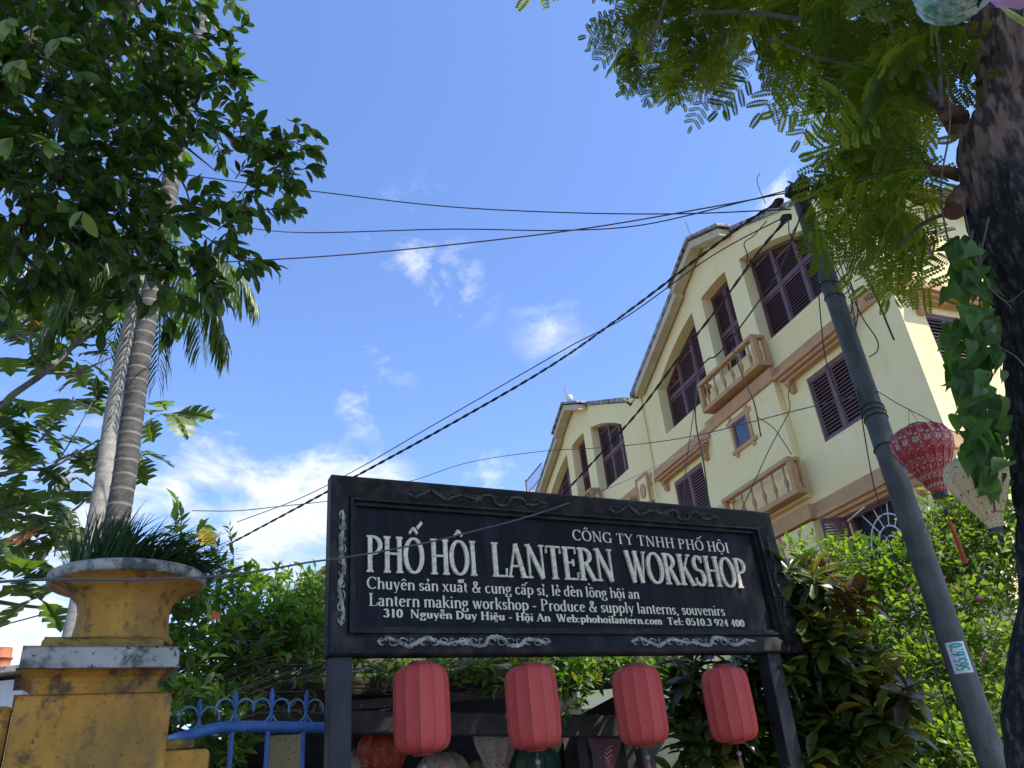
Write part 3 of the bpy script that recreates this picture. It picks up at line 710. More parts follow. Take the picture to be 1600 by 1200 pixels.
# ------------------------------------------------------------------ lanterns
m_redc = mat('faded_red_silk', (.54, .055, .038), (.60, .075, .052), .62, 5, .35, 40, extra=ex_stain((.62, .13, .09), 4, .5, .8, (1, 1, .5), .5), rand=.16)
m_redk = mat('dark_red_ring', (.25, .03, .03), (.3, .05, .04), .7)
m_wood = mat('grey_wood_bead', (.25, .19, .16), (.35, .28, .24), .6)
m_tass = mat('faded_tassel', (.30, .08, .06), (.45, .2, .15), .8)
m_cord = mat('thin_black_cord', (.02, .02, .02), (.03, .03, .03), .6)
m_black = mat('black_lantern_cap', (.012, .012, .012), (.02, .02, .02), .35)
def lantern(name, label, loc, rot, prof, npan, mpanel, mcap, capr, hang, tassel, mt, group=None, scal=1.0, sag=.06, tilt=0.0):
    """prof (r,z) bottom to top, origin at centre; each cloth panel its own object"""
    root = empty(name, (0, 0, 0), label, 'lantern', group)
    M0 = None
    pm = MB(); n = len(prof); st_ = 4; da = 2 * math.pi / npan
    for j in range(st_ + 1):
        t = j / st_; ang = (t - .5) * da; sg_ = 1 - (4 * t * (1 - t)) * sag      # cloth draws in between ribs
        for r_, z in prof:
            rr = r_ * sg_ * math.cos(da / 2) / math.cos(ang) + (.0025 if j in (0, st_) else 0)
            pm.v.append((rr * math.cos(ang), rr * math.sin(ang), z + .0012 * math.sin(z * 210 + j * 2.3)))
    for j in range(st_):
        for i in range(n - 1): pm.f.append((j * n + i, (j + 1) * n + i, (j + 1) * n + i + 1, j * n + i + 1))
    pme = pm.mesh('panel', mpanel, True)
    for k in range(npan):
        link('panel', pme, root, True, Matrix.Rotation(k * da + .2, 4, 'Z'))
    z0, z1 = prof[0][1], prof[-1][1]
    rbm = MB()
    for k in range(npan):
        q = (k + .5) * da + .2; rbm.tube([((r_ + .0022) * math.cos(q), (r_ + .0022) * math.sin(q), z) for r_, z in prof], .0016, 4, cap=False)
    rbm.build('rib', m_redk if name == 'silk_lantern' else mpanel, root, local=True)['kind'] = 'stuff'
    MB().lathe([(.0, z1 + .018), (capr, z1 + .018), (capr + .002, z1 - .006), (capr - .01, z1 - .006), (0, z1 - .004)], 20).build('top_ring', mcap, root, True, True)
    MB().lathe([(.0, z0 + .006), (capr * .9, z0 + .006), (capr * .9, z0 - .012), (0, z0 - .012)], 20).build('bottom_ring', mcap, root, True, True)
    ws = MB()
    ws.tube([(-capr, 0, z1), (-capr * .4, 0, z1 + hang * .6), (0, 0, z1 + hang)], .0015, 4); ws.tube([(capr, 0, z1), (capr * .4, 0, z1 + hang * .6), (0, 0, z1 + hang)], .0015, 4)
    ws.build('hanger', m_cord, root, local=True)
    if tassel:
        MB().tube([(0, 0, z0), (.002, 0, z0 - tassel[0])], .0018, 4).build('string', mt, root, local=True)
        MB().lathe([(0, .017), (.012, .013), (.016, 0), (.012, -.013), (0, -.017)], 10, c=(0, 0, z0 - tassel[0])).build('bead', m_wood if name == 'silk_lantern' else m_black, root, True, True)
        tm = MB()
        for q in range(9):
            a = q * .7; tm.tube([(0.002, 0, z0 - tassel[0] - .012), (.008 * math.cos(a), .008 * math.sin(a), z0 - tassel[0] - tassel[1] * .3), (.012 * math.cos(a), .012 * math.sin(a), z0 - tassel[0] - tassel[1])], .0028, 4)
        tm.build('tassel', mt, root, local=True)
    root.location = loc; root.rotation_euler = (0, tilt, rot); root.scale = (scal,) * 3
    return root
cyl = [(.055, -.235), (.10, -.230), (.130, -.216), (.148, -.192), (.157, -.155), (.159, -.10), (.160, 0), (.159, .10), (.157, .155), (.148, .192), (.130, .216), (.10, .230), (.062, .235)]
words = ['nearest the left post of the sign', 'second from the left post of the sign', 'third from the left post of the sign', 'nearest the right post of the sign']
first = None
for i, (w, z) in enumerate(((.505, 2.032), (1.175, 2.02), (1.905, 2.005), (2.59, 1.99))):
    p = sp(w, z, 0.0); rz = .15 + i * .9
    if first is None:
        first = lantern('silk_lantern', 'faded red barrel lantern hanging under the sign, ' + words[0], p, rz, cyl, 12, m_redc, m_redk, .062, .045, (.07, .09), m_tass, 'red barrel lanterns under the sign', .95, sag=.006)
    else:
        r2 = first.copy(); COL.objects.link(r2); r2.location = p; r2.rotation_euler = (0, 0, rz); r2['label'] = 'faded red barrel lantern hanging under the sign, ' + words[i]
        for ch in list(first.children):
            c = ch.copy(); COL.objects.link(c); c.parent = r2
def floral(base, spots, scale, thr=.5, name='floral'):
    def f(T, ob, c, p):
        vo = T.new('ShaderNodeTexVoronoi'); T.l.new(ob, vo.inputs[0]); vo.inputs['Scale'].default_value = scale
        n_ = T.noise(ob, scale * 1.7, 5, .6, 1.2)
        k = T.ramp(T.math('ADD', n_, T.math('MULTIPLY', vo.outputs[0], -.25)), [(thr - .02, 0.0), (thr + .03, 1.0)])
        c = T.mix(k, c, spots)
        k2 = T.ramp(T.noise(ob, scale * 3, 3, .6, 1.5), [(.60, 0.0), (.63, 1.0)])
        return T.mix(k2, c, (.16, .05, .03))
    return mat(name, base, tuple(x * 1.15 for x in base), .5, 6, .1, 60, extra=f)
m_flr = floral((.36, .015, .022), (.60, .42, .26), 34, .42, 'red_floral_silk')
m_fly = floral((.62, .47, .24), (.55, .30, .14), 17, .55, 'cream_floral_silk')
m_flw = floral((.55, .45, .38), (.35, .06, .04), 22, .48, 'white_floral_silk')
m_flo = floral((.45, .05, .02), (.55, .35, .08), 16, .5, 'orange_floral_silk')
m_flg = floral((.02, .10, .06), (.35, .2, .05), 16, .52, 'dark_green_silk')
m_grn = mat('green_satin', (.03, .16, .09), (.10, .30, .20), .22, 6, .2, 10, extra=ex_stain((.62, .70, .66), 7, .50, .62, (1, 1, 1), .8))
m_pnk = mat('lilac_satin', (.55, .30, .55), (.65, .4, .65), .35, 5, .1, 20)
m_ytas = mat('lime_tassel', (.40, .45, .08), (.55, .58, .2), .7)
m_rtas = mat('red_orange_tassel', (.5, .05, .03), (.6, .12, .05), .75, 20)
drop = [(.034, -.225), (.042, -.19), (.064, -.135), (.100, -.07), (.136, -.005), (.160, .05), (.170, .095), (.168, .135), (.150, .172), (.112, .198), (.06, .208)]
lp = at(1449, 718, 5.0)
lantern('teardrop_lantern', 'red floral teardrop lantern with long red tassel hanging beside the grey pole', lp, .3, drop, 16, m_flr, m_black, .05, .13, (.10, .30), m_rtas, scal=1.0, sag=.02, tilt=0)
lp2 = at(1535, 768, 3.85)
lantern('teardrop_lantern', 'cream floral teardrop lantern with black cap partly behind the heart shaped leaves', lp2, .9, drop, 12, m_fly, m_black, .05, .10, (.05, .03), m_black, scal=.76, sag=.1)
rnd = [(.04, -.13), (.09, -.12), (.14, -.09), (.17, -.04), (.18, .01), (.17, .06), (.14, .10), (.09, .13), (.05, .14)]
lantern('round_lantern', 'glossy green and white round lantern cropped by the top edge', at(1500, -30, 2.5), 0.0, rnd, 14, m_grn, m_black, .045, .2, (.045, .28), m_ytas, scal=.86, sag=.03, tilt=-.5)
lantern('round_lantern', 'lilac satin round lantern cropped by the top right corner', at(1606, -52, 2.35), .2, rnd, 14, m_pnk, m_black, .045, .2, None, m_ytas, scal=.72, sag=.03)

# ------------------------------------------------------------------ utility pole
m_pole = mat('galvanised_pole', (.062, .066, .055), (.10, .103, .088), .75, 7, .5, 45, metal=0, extra=chain(ex_stain((.20, .20, .18), 5, .5, .75, (4, 4, .5), .45), ex_stain((.34, .32, .28), 9, .62, .7, (1, 1, .6), .6), ex_stain((.03, .03, .025), 14, .58, .68, (1, 1, .4), .6)))
pb = Vector((2.47, 4.91, 0))
pole = empty('utility_pole', pb, 'grey steel utility pole with green number plate and tangle of cables at its top', 'pole')
MB().lathe([(.082, 0), (.078, 1.6), (.076, 2.2), (.074, 3), (.073, 3.62), (.069, 3.63), (.066, 5.55), (.03, 5.58), (0, 5.58)], 28, c=pb).build('shaft', m_pole, pole, True)
for z, r_ in ((3.62, .077), (3.66, .077), (3.70, .075), (4.62, .071), (4.74, .071), (3.40, .078)):
    MB().tube([pb + Vector((r_ * math.cos(q), r_ * math.sin(q), z + .02 * math.sin(q + z))) for q in np.linspace(0, 6.28, 22)], .0045, 5).build('strap', m_cord, pole)
m_box = mat('black_cable_box', (.012, .012, .013), (.02, .02, .02), .5)
def polept(a, z, r): return pb + Vector((math.sin(a) * r, math.cos(a) * r, z))
for (px, py, d, sx, sy, sz, ya) in ((1252, 292, 5.42, .10, .09, .20, .3), (1285, 298, 5.5, .16, .10, .08, .5), (1300, 302, 5.6, .13, .09, .09, -.4), (1238, 300, 5.3, .09, .08, .09, .2), (1258, 318, 5.38, .12, .08, .06, 1)):
    mb = MB(); mb.box(at(px, py, d), (sx, sy, sz), Matrix.Rotation(ya, 3, 'Z') @ Matrix.Rotation(.5, 3, 'Y')); mb.build('cable_box', m_box, pole, bevel=.012)
for i in range(14):
    p0 = at(1252 + random.uniform(-14, 50), 300 + random.uniform(-14, 14), 5.45)
    pts = [p0 + Vector((.12 * math.sin(k * 1.3 + i) * (.4 + .1 * (i % 4)), .05 * math.cos(k + i), .10 * math.cos(k * 1.3 + i * 2) * (.4 + .12 * (i % 3)))) for k in range(8)]
    MB().tube(crom(pts, 3), .005, 4).build('loose_wire', m_cord, pole)
# number plate
m_plate = mat('white_number_plate', (.55, .60, .58), (.68, .72, .70), .5, 20, extra=ex_stain((.2, .25, .24), 20, .66, .72))
m_teal = mat('teal_plate_print', (.0, .28, .20), (.02, .33, .24), .5)
pz0, pz1, ra = 1.965, 2.135, .0785
ac = math.atan2(-pb.x, -pb.y) - .18      # faces the street
def platep(x, y, o):   # x up the pole, y around it
    z = pz0 + x; a = ac + (y / ra); r_ = .0765 + (2.2 - z) * .004 + .0015 + o
    return pb + Vector((math.sin(a) * r_, math.cos(a) * r_, z))
mb = MB(); vs = []; n = 10
for i in range(n + 1):
    y = lerp(-.055, .055, i / n); vs += [platep(-.005, y, 0), platep(pz1 - pz0, y, 0)]
mb.add(vs, [(2 * i, 2 * i + 2, 2 * i + 3, 2 * i + 1) for i in range(n)]); plo = mb.build('number_plate', m_plate, pole)
text_line('565.670', .008, -.034, .160, -.034, .068, .2, .11, plo, m_teal, .0012, True, spc=.05, o=.002, basef=platep)

# ------------------------------------------------------------------ overhead cables
m_cab = mat('black_cable', (.012, .012, .014), (.02, .02, .022), .55)
m_cabb = mat('rusty_brown_cable', (.12, .06, .04), (.17, .09, .06), .6)
m_cabg = mat('grey_cable', (.07, .07, .07), (.10, .10, .10), .6)
def cable(pts, r, label, material=m_cab, group='overhead cables', twist=0, name='overhead_cable', cat='cable'):
    P = crom([at(*p) for p in pts], 10)
    mb = MB()
    if twist:
        for ph in (0, math.pi):
            q = []
            L = 0
            Pd = crom(P[::3] + ([P[-1]] if (len(P) - 1) % 3 else []), 10)
            for i, p in enumerate(Pd):
                if i: L += (p - Pd[i - 1]).length
                q.append(p + Vector((0, math.cos(L * twist + ph), math.sin(L * twist + ph))) * r * 1.1)
            mb.tube(q, r, 4)
    else: mb.tube(P, r, 5)
    return setp(mb.build(name, material, None, True), label, cat, group)
cable([(1236, 300, 5.45), (1120, 322, 5.4), (900, 359, 5.3), (650, 388, 5.5), (435, 405, 5.8), (100, 420, 6.8)], .0062, 'straight brown cable from pole top to the left trees, lowest of the three', m_cabb)
cable([(1236, 327, 5.45), (1060, 334, 5.4), (880, 332, 5.5), (690, 322, 5.7), (500, 300, 5.9), (430, 292, 6.0), (120, 250, 6.5)], .0055, 'thin black cable bowing across the open sky, uppermost of the three')
cable([(1232, 297, 5.45), (1150, 318, 5.4), (1000, 352, 5.5), (870, 360, 5.6), (700, 358, 5.7), (460, 363, 5.9), (300, 340, 5.0), (160, 310, 4.0), (20, 280, 3.4)], .0055, 'thin black cable sagging into the left foliage, middle of the three')
cable([(1222, 312, 5.45), (1170, 345, 5.6), (1095, 400, 5.8), (985, 484, 6.2), (860, 572, 6.7), (700, 665, 7.3), (545, 750, 8), (355, 852, 9)], .0075, 'thick twisted black cable pair running down behind the upper left corner of the sign', twist=26)
cable([(1234, 335, 5.45), (1150, 378, 5.7), (1090, 415, 5.9), (980, 494, 6.3), (900, 536, 6.6), (830, 576, 6.9), (740, 628, 7.3), (660, 674, 7.7), (560, 732, 8.3), (470, 778, 9), (370, 816, 10)], .0055, 'thin black cable just above the thick twisted pair')
cable([(1232, 340, 5.4), (1190, 388, 5.5), (1130, 470, 5.8), (1060, 560, 6.1), (1000, 640, 6.5), (930, 718, 7.0), (868, 784, 7.6), (790, 860, 8.5)], .0072, 'thick black cable dropping in front of the twin gables to behind the sign', twist=22)
cable([(1254, 330, 5.4), (1215, 425, 5.5), (1150, 520, 5.8), (1120, 555, 6.0), (1107, 561, 6.1), (1092, 580, 6.2), (1087, 620, 6.2), (1088, 665, 6.2), (1099, 720, 6.2), (1108, 793, 6.2), (1112, 850, 6.3)], .0065, 'black cable dropping from the balcony corner to the sign top')
cable([(1088, 620, 6.2), (1080, 670, 6.2), (1072, 730, 6.2), (1066, 800, 6.2), (1062, 860, 6.2)], .004, 'thin short wire hanging in front of the two leaf shutters above the sign')
cable([(-40, 912, 3.0), (60, 906, 2.85), (180, 906, 2.85), (300, 903, 2.95), (400, 893, 3.3), (480, 879, 3.7), (545, 870, 4.0), (620, 857, 4.1), (720, 835, 4.25), (880, 789, 4.8), (1012, 735, 8), (1120, 678, 12), (1232, 595, 14.2)], .0048, 'dark grey cable crossing the front of the sign and the yellow urn', m_cabg)
cable([(560, 765, 10), (640, 752, 10), (735, 722, 10), (850, 705, 10), (960, 698, 9), (1080, 682, 8), (1250, 640, 6.5), (1372, 612, 5.45)], .005, 'thin wire crossing the facade below the gable windows to the pole')
cable([(300, 798, 9), (370, 798, 9), (440, 791, 9), (515, 783, 9)], .006, 'short thin grey wire left of the sign frame', m_cabg)
cable([(-30, 985, 8), (30, 970, 8), (95, 952, 8)], .006, 'short dark wire at the left picture edge beside the yellow pillar')
cable([(1145, 543, 7), (1152, 565, 7), (1166, 600, 7), (1178, 628, 7), (1184, 655, 7), (1189, 682, 7)], .0075, 'broken dangling cable end in front of the small square window')
cable([(1184, 652, 7), (1208, 668, 7), (1224, 690, 7), (1237, 710, 7)], .0045, 'thin frayed wire hooked on the dangling cable end')
cable([(1240, 590, 7), (1232, 615, 7), (1234, 640, 7), (1218, 672, 7), (1202, 702, 7), (1180, 750, 7), (1157, 802, 7), (1140, 850, 7)], .0045, 'thin wire slanting down from the lintel corbel to the sign')
cable([(1372, 612, 5.4), (1405, 632, 5.3), (1440, 650, 5.2), (1480, 670, 5.0), (1530, 690, 4.8), (1600, 715, 4.4)], .003, 'thin line carrying the red and cream teardrop lanterns')
cable([(1340, 610, 5.45), (1347, 655, 5.45), (1357, 715, 5.45), (1367, 765, 5.45), (1378, 800, 5.45), (1400, 880, 5.45), (1440, 980, 5.45), (1500, 1170, 5.45)], .0045, 'thin wire hanging left of the grey pole down into the hedge')
cable([(1347, 405, 5.4), (1358, 440, 5.4), (1372, 470, 5.4), (1384, 500, 5.4), (1397, 531, 5.4)], .007, 'stiff cut cable end hanging right of the pole')
LW = ['long loose wire hanging right of the pole from its top, innermost', 'loose wire zigzagging right of the pole below the leaves', 'wide wire loop bulging right of the pole above the clamps', 'wire curling below the clamps right of the pole', 'short wire running from the clamps up to the feathery leaves', 'small wire loop just left of the pole top', 'tight little wire curl under the lower splice sleeve', 'wire ring wrapped round the clamp level of the pole', 'wire dangling from the cables left of the pole with a hook', 'straightish wire close along the right side of the pole', 'wire running down the front of the pole past the clamps']
for j, pp in enumerate(([(1290, 345), (1305, 385), (1318, 430), (1330, 470), (1337, 510)], [(1310, 340), (1297, 385), (1312, 430), (1332, 455), (1330, 490)],
           [(1280, 370), (1312, 380), (1320, 405), (1300, 440), (1322, 470)], [(1335, 470), (1350, 500), (1370, 530), (1371, 548), (1358, 558)], [(1335, 440), (1352, 430), (1372, 415), (1400, 390), (1440, 365)],
           [(1232, 345), (1234, 365), (1245, 380), (1262, 355)], [(1246, 350), (1236, 372), (1254, 385), (1250, 400)], [(1288, 430), (1310, 440), (1330, 445), (1318, 460), (1300, 450)],
           [(1198, 345), (1178, 368), (1163, 380), (1168, 400), (1165, 425)], [(1336, 520), (1340, 480), (1325, 430), (1300, 360)], [(1258, 340), (1275, 420), (1290, 560), (1320, 640)])):
    cable([(a, b, 5.42 + .05 * (j % 3)) for a, b in pp], .0045, LW[j], group='tangled wires round the pole', name='loose_wire', cat='wire')
cable([(1196, 318, 5.4), (1183, 285, 5.4), (1187, 270, 5.4)], .003, 'thin wire end sticking up above the cables left of the pole top')
# splice sleeves on the cables
for a, b, d, nm, lb in ((1216, 317, 1202, 'upper', 'black splice sleeve on the thick twisted cable left of the pole top'), (1228, 341, 1222, 'lower', 'black splice sleeve on the cable just below, beside the pole top')):
    mb = MB(); p0, p1 = at(a + 8, b - 6, 5.45), at(a - 8, b + 7, 5.5)
    mb.tube([lerp(p0, p1, t) for t in (0, .2, .5, .8, 1)], [.01, .03, .035, .03, .012], 8, jit=.25)
    for q in range(10): mb.tube([lerp(p0, p1, q / 10), lerp(p0, p1, q / 10) + Vector((random.uniform(-.04, .04), 0, random.uniform(-.04, .04)))], .003, 3)
    setp(mb.build('cable_splice', m_box), lb, 'cable fitting')

# ------------------------------------------------------------------ gate pillar and urn
m_ochre = mat('weathered_ochre_paint', (.40, .17, .014), (.52, .25, .03), .8, 2.5, .6, 22, extra=chain(
    ex_stain((.15, .10, .025), 3.2, .44, .66, (1, 1, .6), .8), ex_stain((.03, .026, .018), 9, .53, .64, (1, 1, .7), .8), ex_stain((.10, .09, .03), 22, .56, .66, (1, 1, 1), .7), ex_stain((.02, .02, .015), 45, .62, .66, (1, 1, 1), .8)))
m_wht = mat('mouldy_white_plaster', (.29, .275, .225), (.40, .385, .32), .85, 5, .7, 30, extra=chain(ex_stain((.04, .04, .037), 8, .48, .60, (1, 1, 1), .85), ex_stain((.03, .03, .03), 34, .58, .64)))
pa = R(57); PX = Vector((math.sin(pa), math.cos(pa), 0)); PY = Vector((math.cos(pa), -math.sin(pa), 0))
PD = 3.5; pc = at(158, 1060, PD); pc = Vector((pc.x, pc.y, 0)) - PY * .30
def pz(py, d=PD): return at(150, py, d).z
def pp_(x, y, z): return pc + PX * x + PY * y + Vector((0, 0, z))
def pblock(mb, prof):
    """square stack from (half, z) profile"""
    vs = []
    for h, z in prof: vs += [pp_(-h, -h, z), pp_(h, -h, z), pp_(h, h, z), pp_(-h, h, z)]
    fs = [(0, 1, 2, 3), tuple(4 * (len(prof) - 1) + k for k in (3, 2, 1, 0))]
    for i in range(len(prof) - 1):
        for k in range(4): fs.append((4 * i + k, 4 * i + (k + 1) % 4, 4 * i + 4 + (k + 1) % 4, 4 * i + 4 + k))
    return mb.add(vs, fs)
PF = PD - .30
pil_ = empty('gate_pillar', pp_(0, 0, .12), 'weathered ochre gate pillar with mouldy white cap beside the blue gate', 'pillar')
zc0, zc1 = 1.6 + (pz(1052) - 1.6) * .935, 1.6 + (pz(1012) - 1.6) * .93
# z values measured on the front face
def fz(py): return at(150, py, PD - .29).z + .075
h0 = .245
pblock(MB(), [(h0 + .025, .124), (h0 + .025, fz(1108)), (h0 + .012, fz(1099))]).build('shaft', m_ochre, pil_, bevel=.02)
pblock(MB(), [(h0 - .028, fz(1099)), (h0 - .03, fz(1078)), (h0 - .022, fz(1068)), (h0 + .0, fz(1060)), (h0 + .02, fz(1056))]).build('neck', m_ochre, pil_, bevel=.006)
pblock(MB(), [(h0 + .028, fz(1056)), (h0 + .034, fz(1050)), (h0 + .034, fz(1026)), (h0 + .02, fz(1018))]).build('cap', m_wht, pil_, bevel=.014)
m_moss = mat('mossy_ochre_plinth', (.25, .14, .03), (.42, .24, .04), .9, 6, .6, 30, extra=ex_stain((.035, .035, .02), 8, .48, .6, (1, 1, 1), .8))
UC = pp_(.075, .0, 0)
zu = fz(1018)
mb = MB(); mb.add([], []); pblock(mb, [(.215, zu), (.222, zu + .03), (.205, zu + .045)]); mb.build('plinth', m_moss, pil_, bevel=.008)
urn = empty('planter_urn', (UC.x, UC.y, zu + .045), 'ochre flared planter urn with mouldy grey rim on top of the pillar', 'planter')
Z0 = zu + .045
prof = [(.0, Z0), (.202, Z0), (.208, Z0 + .012), (.200, Z0 + .03), (.190, Z0 + .04), (.183, Z0 + .09), (.182, Z0 + .14), (.192, Z0 + .18), (.222, Z0 + .215), (.27, Z0 + .242), (.305, Z0 + .252)]
MB().lathe(prof, 40, c=(UC.x, UC.y, 0)).build('bowl', m_ochre, urn, True)
MB().lathe([(.10, Z0 + .254), (.312, Z0 + .254), (.320, Z0 + .262), (.322, Z0 + .292), (.312, Z0 + .302), (.27, Z0 + .302), (.26, Z0 + .27), (.05, Z0 + .27)], 40, c=(UC.x, UC.y, 0)).build('rim', m_wht, urn, True)
MB().lathe([(0, Z0 + .282), (.262, Z0 + .28)], 24, c=(UC.x, UC.y, 0)).build('soil', mat('potting_soil', (.03, .02, .012), (.05, .035, .02), .95), urn)
mb = MB(); zl = fz(1112)
mb.hexa([pp_(x, y, z) for z in (.124, zl) for y in (-.2, .2) for x in (-h0 - .5, -h0 - .027)]); mb.build('side_block', m_ochre, pil_, bevel=.02)
# stepped shoulder wall right of the pillar
sw = empty('shoulder_wall', pp_(.5, 0, .12), 'low stepped ochre shoulder wall between pillar and blue gate', 'wall')
def sblock(x0, x1, z0, z1, d, mb): return mb.hexa([pp_(x, y, z) for z in (z0, z1) for y in (-d, d) for x in (x0, x1)])
zs = at(320, 1160, 3.4).z
sblock(h0 + .002, h0 + .21, .124, zs + .0, .16, MB()).build('wall_block', m_ochre, sw, bevel=.02)
sblock(h0 + .0, h0 + .155, zs + .001, zs + .045, .13, MB()).build('coping', m_moss, sw, bevel=.02)

# grass in the urn
m_grass = leafmat('dark_grass_blade', (.012, .035, .012), (.03, .075, .02), .2, rough=.45)
gp = []
mb = MB()
V = []; F = []; TT = []
for i in range(900):
    a = random.uniform(0, 2 * math.pi); r0 = .25 * math.sqrt(random.random()); b = Vector((UC.x + r0 * math.cos(a), UC.y + r0 * math.sin(a), Z0 + .285))
    d = Vector((r0 * math.cos(a) * 2.2 + random.uniform(-.3, .3), r0 * math.sin(a) * 2.2 + random.uniform(-.3, .3), 1)) + PX * .45
    L = random.uniform(.14, .32); g = random.uniform(.5, 2.2) * (1.0 + .5 * (d.dot(PX) > .3)); p = b.copy(); d.normalize(); s_ = d.cross(Vector((0, 0, 1)) + Vector((.1, .2, 0))).normalized()
    n0 = len(V)
    for k in range(7):
        t = k / 6; w = .0045 * (1 - t ** 2) + .0004; V += [p - s_ * w, p + s_ * w]; p = p + d * L / 6; d = (d + Vector((0, 0, -1)) * g * .13).normalized()
    for k in range(6): F.append((n0 + 2 * k, n0 + 2 * k + 1, n0 + 2 * k + 3, n0 + 2 * k + 2)); TT.append(random.random() if k == 0 else TT[-1])
me = geo_mesh('grass_clump', np.array([tuple(v) for v in V]), np.array(F), m_grass, TT)
setp(link('grass_clump', me), 'dark green grass-like plant spilling over the rim of the yellow urn', 'plant')

# ------------------------------------------------------------------ blue gate
m_blue = mat('chalky_blue_paint', (.02, .08, .25), (.045, .135, .35), .55, 8, .3, 60, extra=ex_stain((.16, .30, .42), 14, .58, .7, (1, 1, 1), .5))
m_blue2 = mat('faded_blue_scroll', (.05, .13, .22), (.12, .24, .33), .6, 20, .3, 60)
gate = empty('iron_gate', at(400, 1130, 4.6) * 1, 'blue iron gate with arched top rail, scrolls and finials left of the sign post', 'gate'); gate.location.z = .12
def gd(px): return 4.35 + (px - 265) / 240 * .3
rail = [(258, 1160), (300, 1147), (345, 1137), (400, 1135), (450, 1136), (505, 1137), (540, 1138)]
MB().tube(crom([at(x, y, gd(x)) for x, y in rail], 6), .027, 14).build('top_rail', m_blue, gate, True)
for x, y in ((312, 1092), (368, 1077), (425, 1075), (479, 1077)):
    base = at(x - 2, 1135 if x > 330 else 1147, gd(x)); ti = at(x + 1, y, gd(x))
    MB().tube([base, lerp(base, ti, .55), lerp(base, ti, .62), lerp(base, ti, .8), ti], [.008, .008, .014, .013, .005], 8).build('finial', m_blue, gate, True)
    c = lerp(base, ti, .38); gx = (at(479, 1100, gd(479)) - at(368, 1100, gd(368))).normalized()
    for s_ in (-1, 1):
        pts = []
        for q in np.linspace(0, 1, 14):
            ang = lerp(-2.6, 2.4, q); r_ = .062
            # S shaped scroll: up out of the bar, curling over
            pts.append((q, 0))
        arcp = [c + gx * s_ * (.006) + Vector((0, 0, 0))]
        arcp = []
        for q in np.linspace(math.pi * .95, math.pi * -.12, 12): arcp.append(c + gx * s_ * (.052 + .046 * math.cos(q)) + Vector((0, 0, .048 * math.sin(q) + .015)))
        low = [c + gx * s_ * (.098 * (1 - math.cos(q)) + .002) + Vector((0, 0, -.075 * math.sin(q) + .006)) for q in np.linspace(0, 1.55, 8)]
        MB().tube(arcp[::1], [.0055] * 10 + [.005, .003], 6).build('scroll', m_blue2, gate, True)
        MB().tube(low, .0055, 6).build('scroll', m_blue2, gate, True)
for x in (363, 419, 474, 528):
    t = at(x, 1137, gd(x)); MB().tube([t, Vector((t.x, t.y, .15))], .0125, 8).build('bar', m_blue, gate, True)
a, b = at(300, 1150, gd(300)), at(540, 1150, gd(540)); MB().tube([Vector((a.x, a.y, .9)), Vector((b.x, b.y, .9))], .02, 8).build('mid_rail', m_blue, gate, True)

# ------------------------------------------------------------------ workshop shed behind the sign
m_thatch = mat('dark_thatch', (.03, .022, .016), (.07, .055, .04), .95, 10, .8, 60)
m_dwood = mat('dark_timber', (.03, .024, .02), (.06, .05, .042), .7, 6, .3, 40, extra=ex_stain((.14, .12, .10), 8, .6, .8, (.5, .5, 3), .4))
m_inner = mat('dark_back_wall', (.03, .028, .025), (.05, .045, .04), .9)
shed = empty('workshop_shed', (-.8, 8, 0), 'dark open fronted lantern workshop under a creeper covered roof', 'building')
eL, eR = Vector((-3.2, 6.42, 2.36)), Vector((1.35, 7.08, 2.30)); ev = (eR - eL).normalized(); en = Vector((-ev.y, ev.x, 0)).normalized()
def shp(t, d, z): p = lerp(eL, eR, t) + en * d; return Vector((p.x, p.y, z))
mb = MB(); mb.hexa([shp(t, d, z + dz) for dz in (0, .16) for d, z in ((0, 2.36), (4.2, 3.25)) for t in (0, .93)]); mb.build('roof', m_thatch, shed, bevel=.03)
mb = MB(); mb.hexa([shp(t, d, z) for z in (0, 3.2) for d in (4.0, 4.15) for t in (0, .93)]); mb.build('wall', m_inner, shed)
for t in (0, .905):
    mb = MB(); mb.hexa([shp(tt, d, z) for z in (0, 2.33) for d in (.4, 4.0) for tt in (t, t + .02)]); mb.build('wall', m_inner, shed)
b0, b1 = at(505, 1128, 6.85), at(972, 1136, 6.95)
mb = MB(); mb.box(lerp(b0, b1, .5) + Vector((0, 0, 0)), ((b1 - b0).length, .12, .17), (b1 - b0).to_track_quat('X', 'Z').to_matrix()); mb.build('beam', m_dwood, shed, bevel=.015)
b0, b1 = at(300, 1128, 6.7), at(503, 1128, 6.86)
mb = MB(); mb.box(lerp(b0, b1, .5), ((b1 - b0).length, .10, .13), (b1 - b0).to_track_quat('X', 'Z').to_matrix()); mb.build('beam', m_dwood, shed, bevel=.015)
for x in (908, 980):
    p = at(x, 1150, 6.95); MB().box((p.x, p.y, 1.05), (.08, .08, 2.06)).build('post', m_dwood, shed, bevel=.01)
mb = MB(); m_fascia = m_dwood
p0, p1 = shp(0, -.03, 2.30), shp(.93, -.03, 2.30)
mb.box(lerp(p0, p1, .5), ((p1 - p0).length, .05, .07), (p1 - p0).to_track_quat('X', 'Z').to_matrix()); mb.build('fascia', m_dwood, shed)
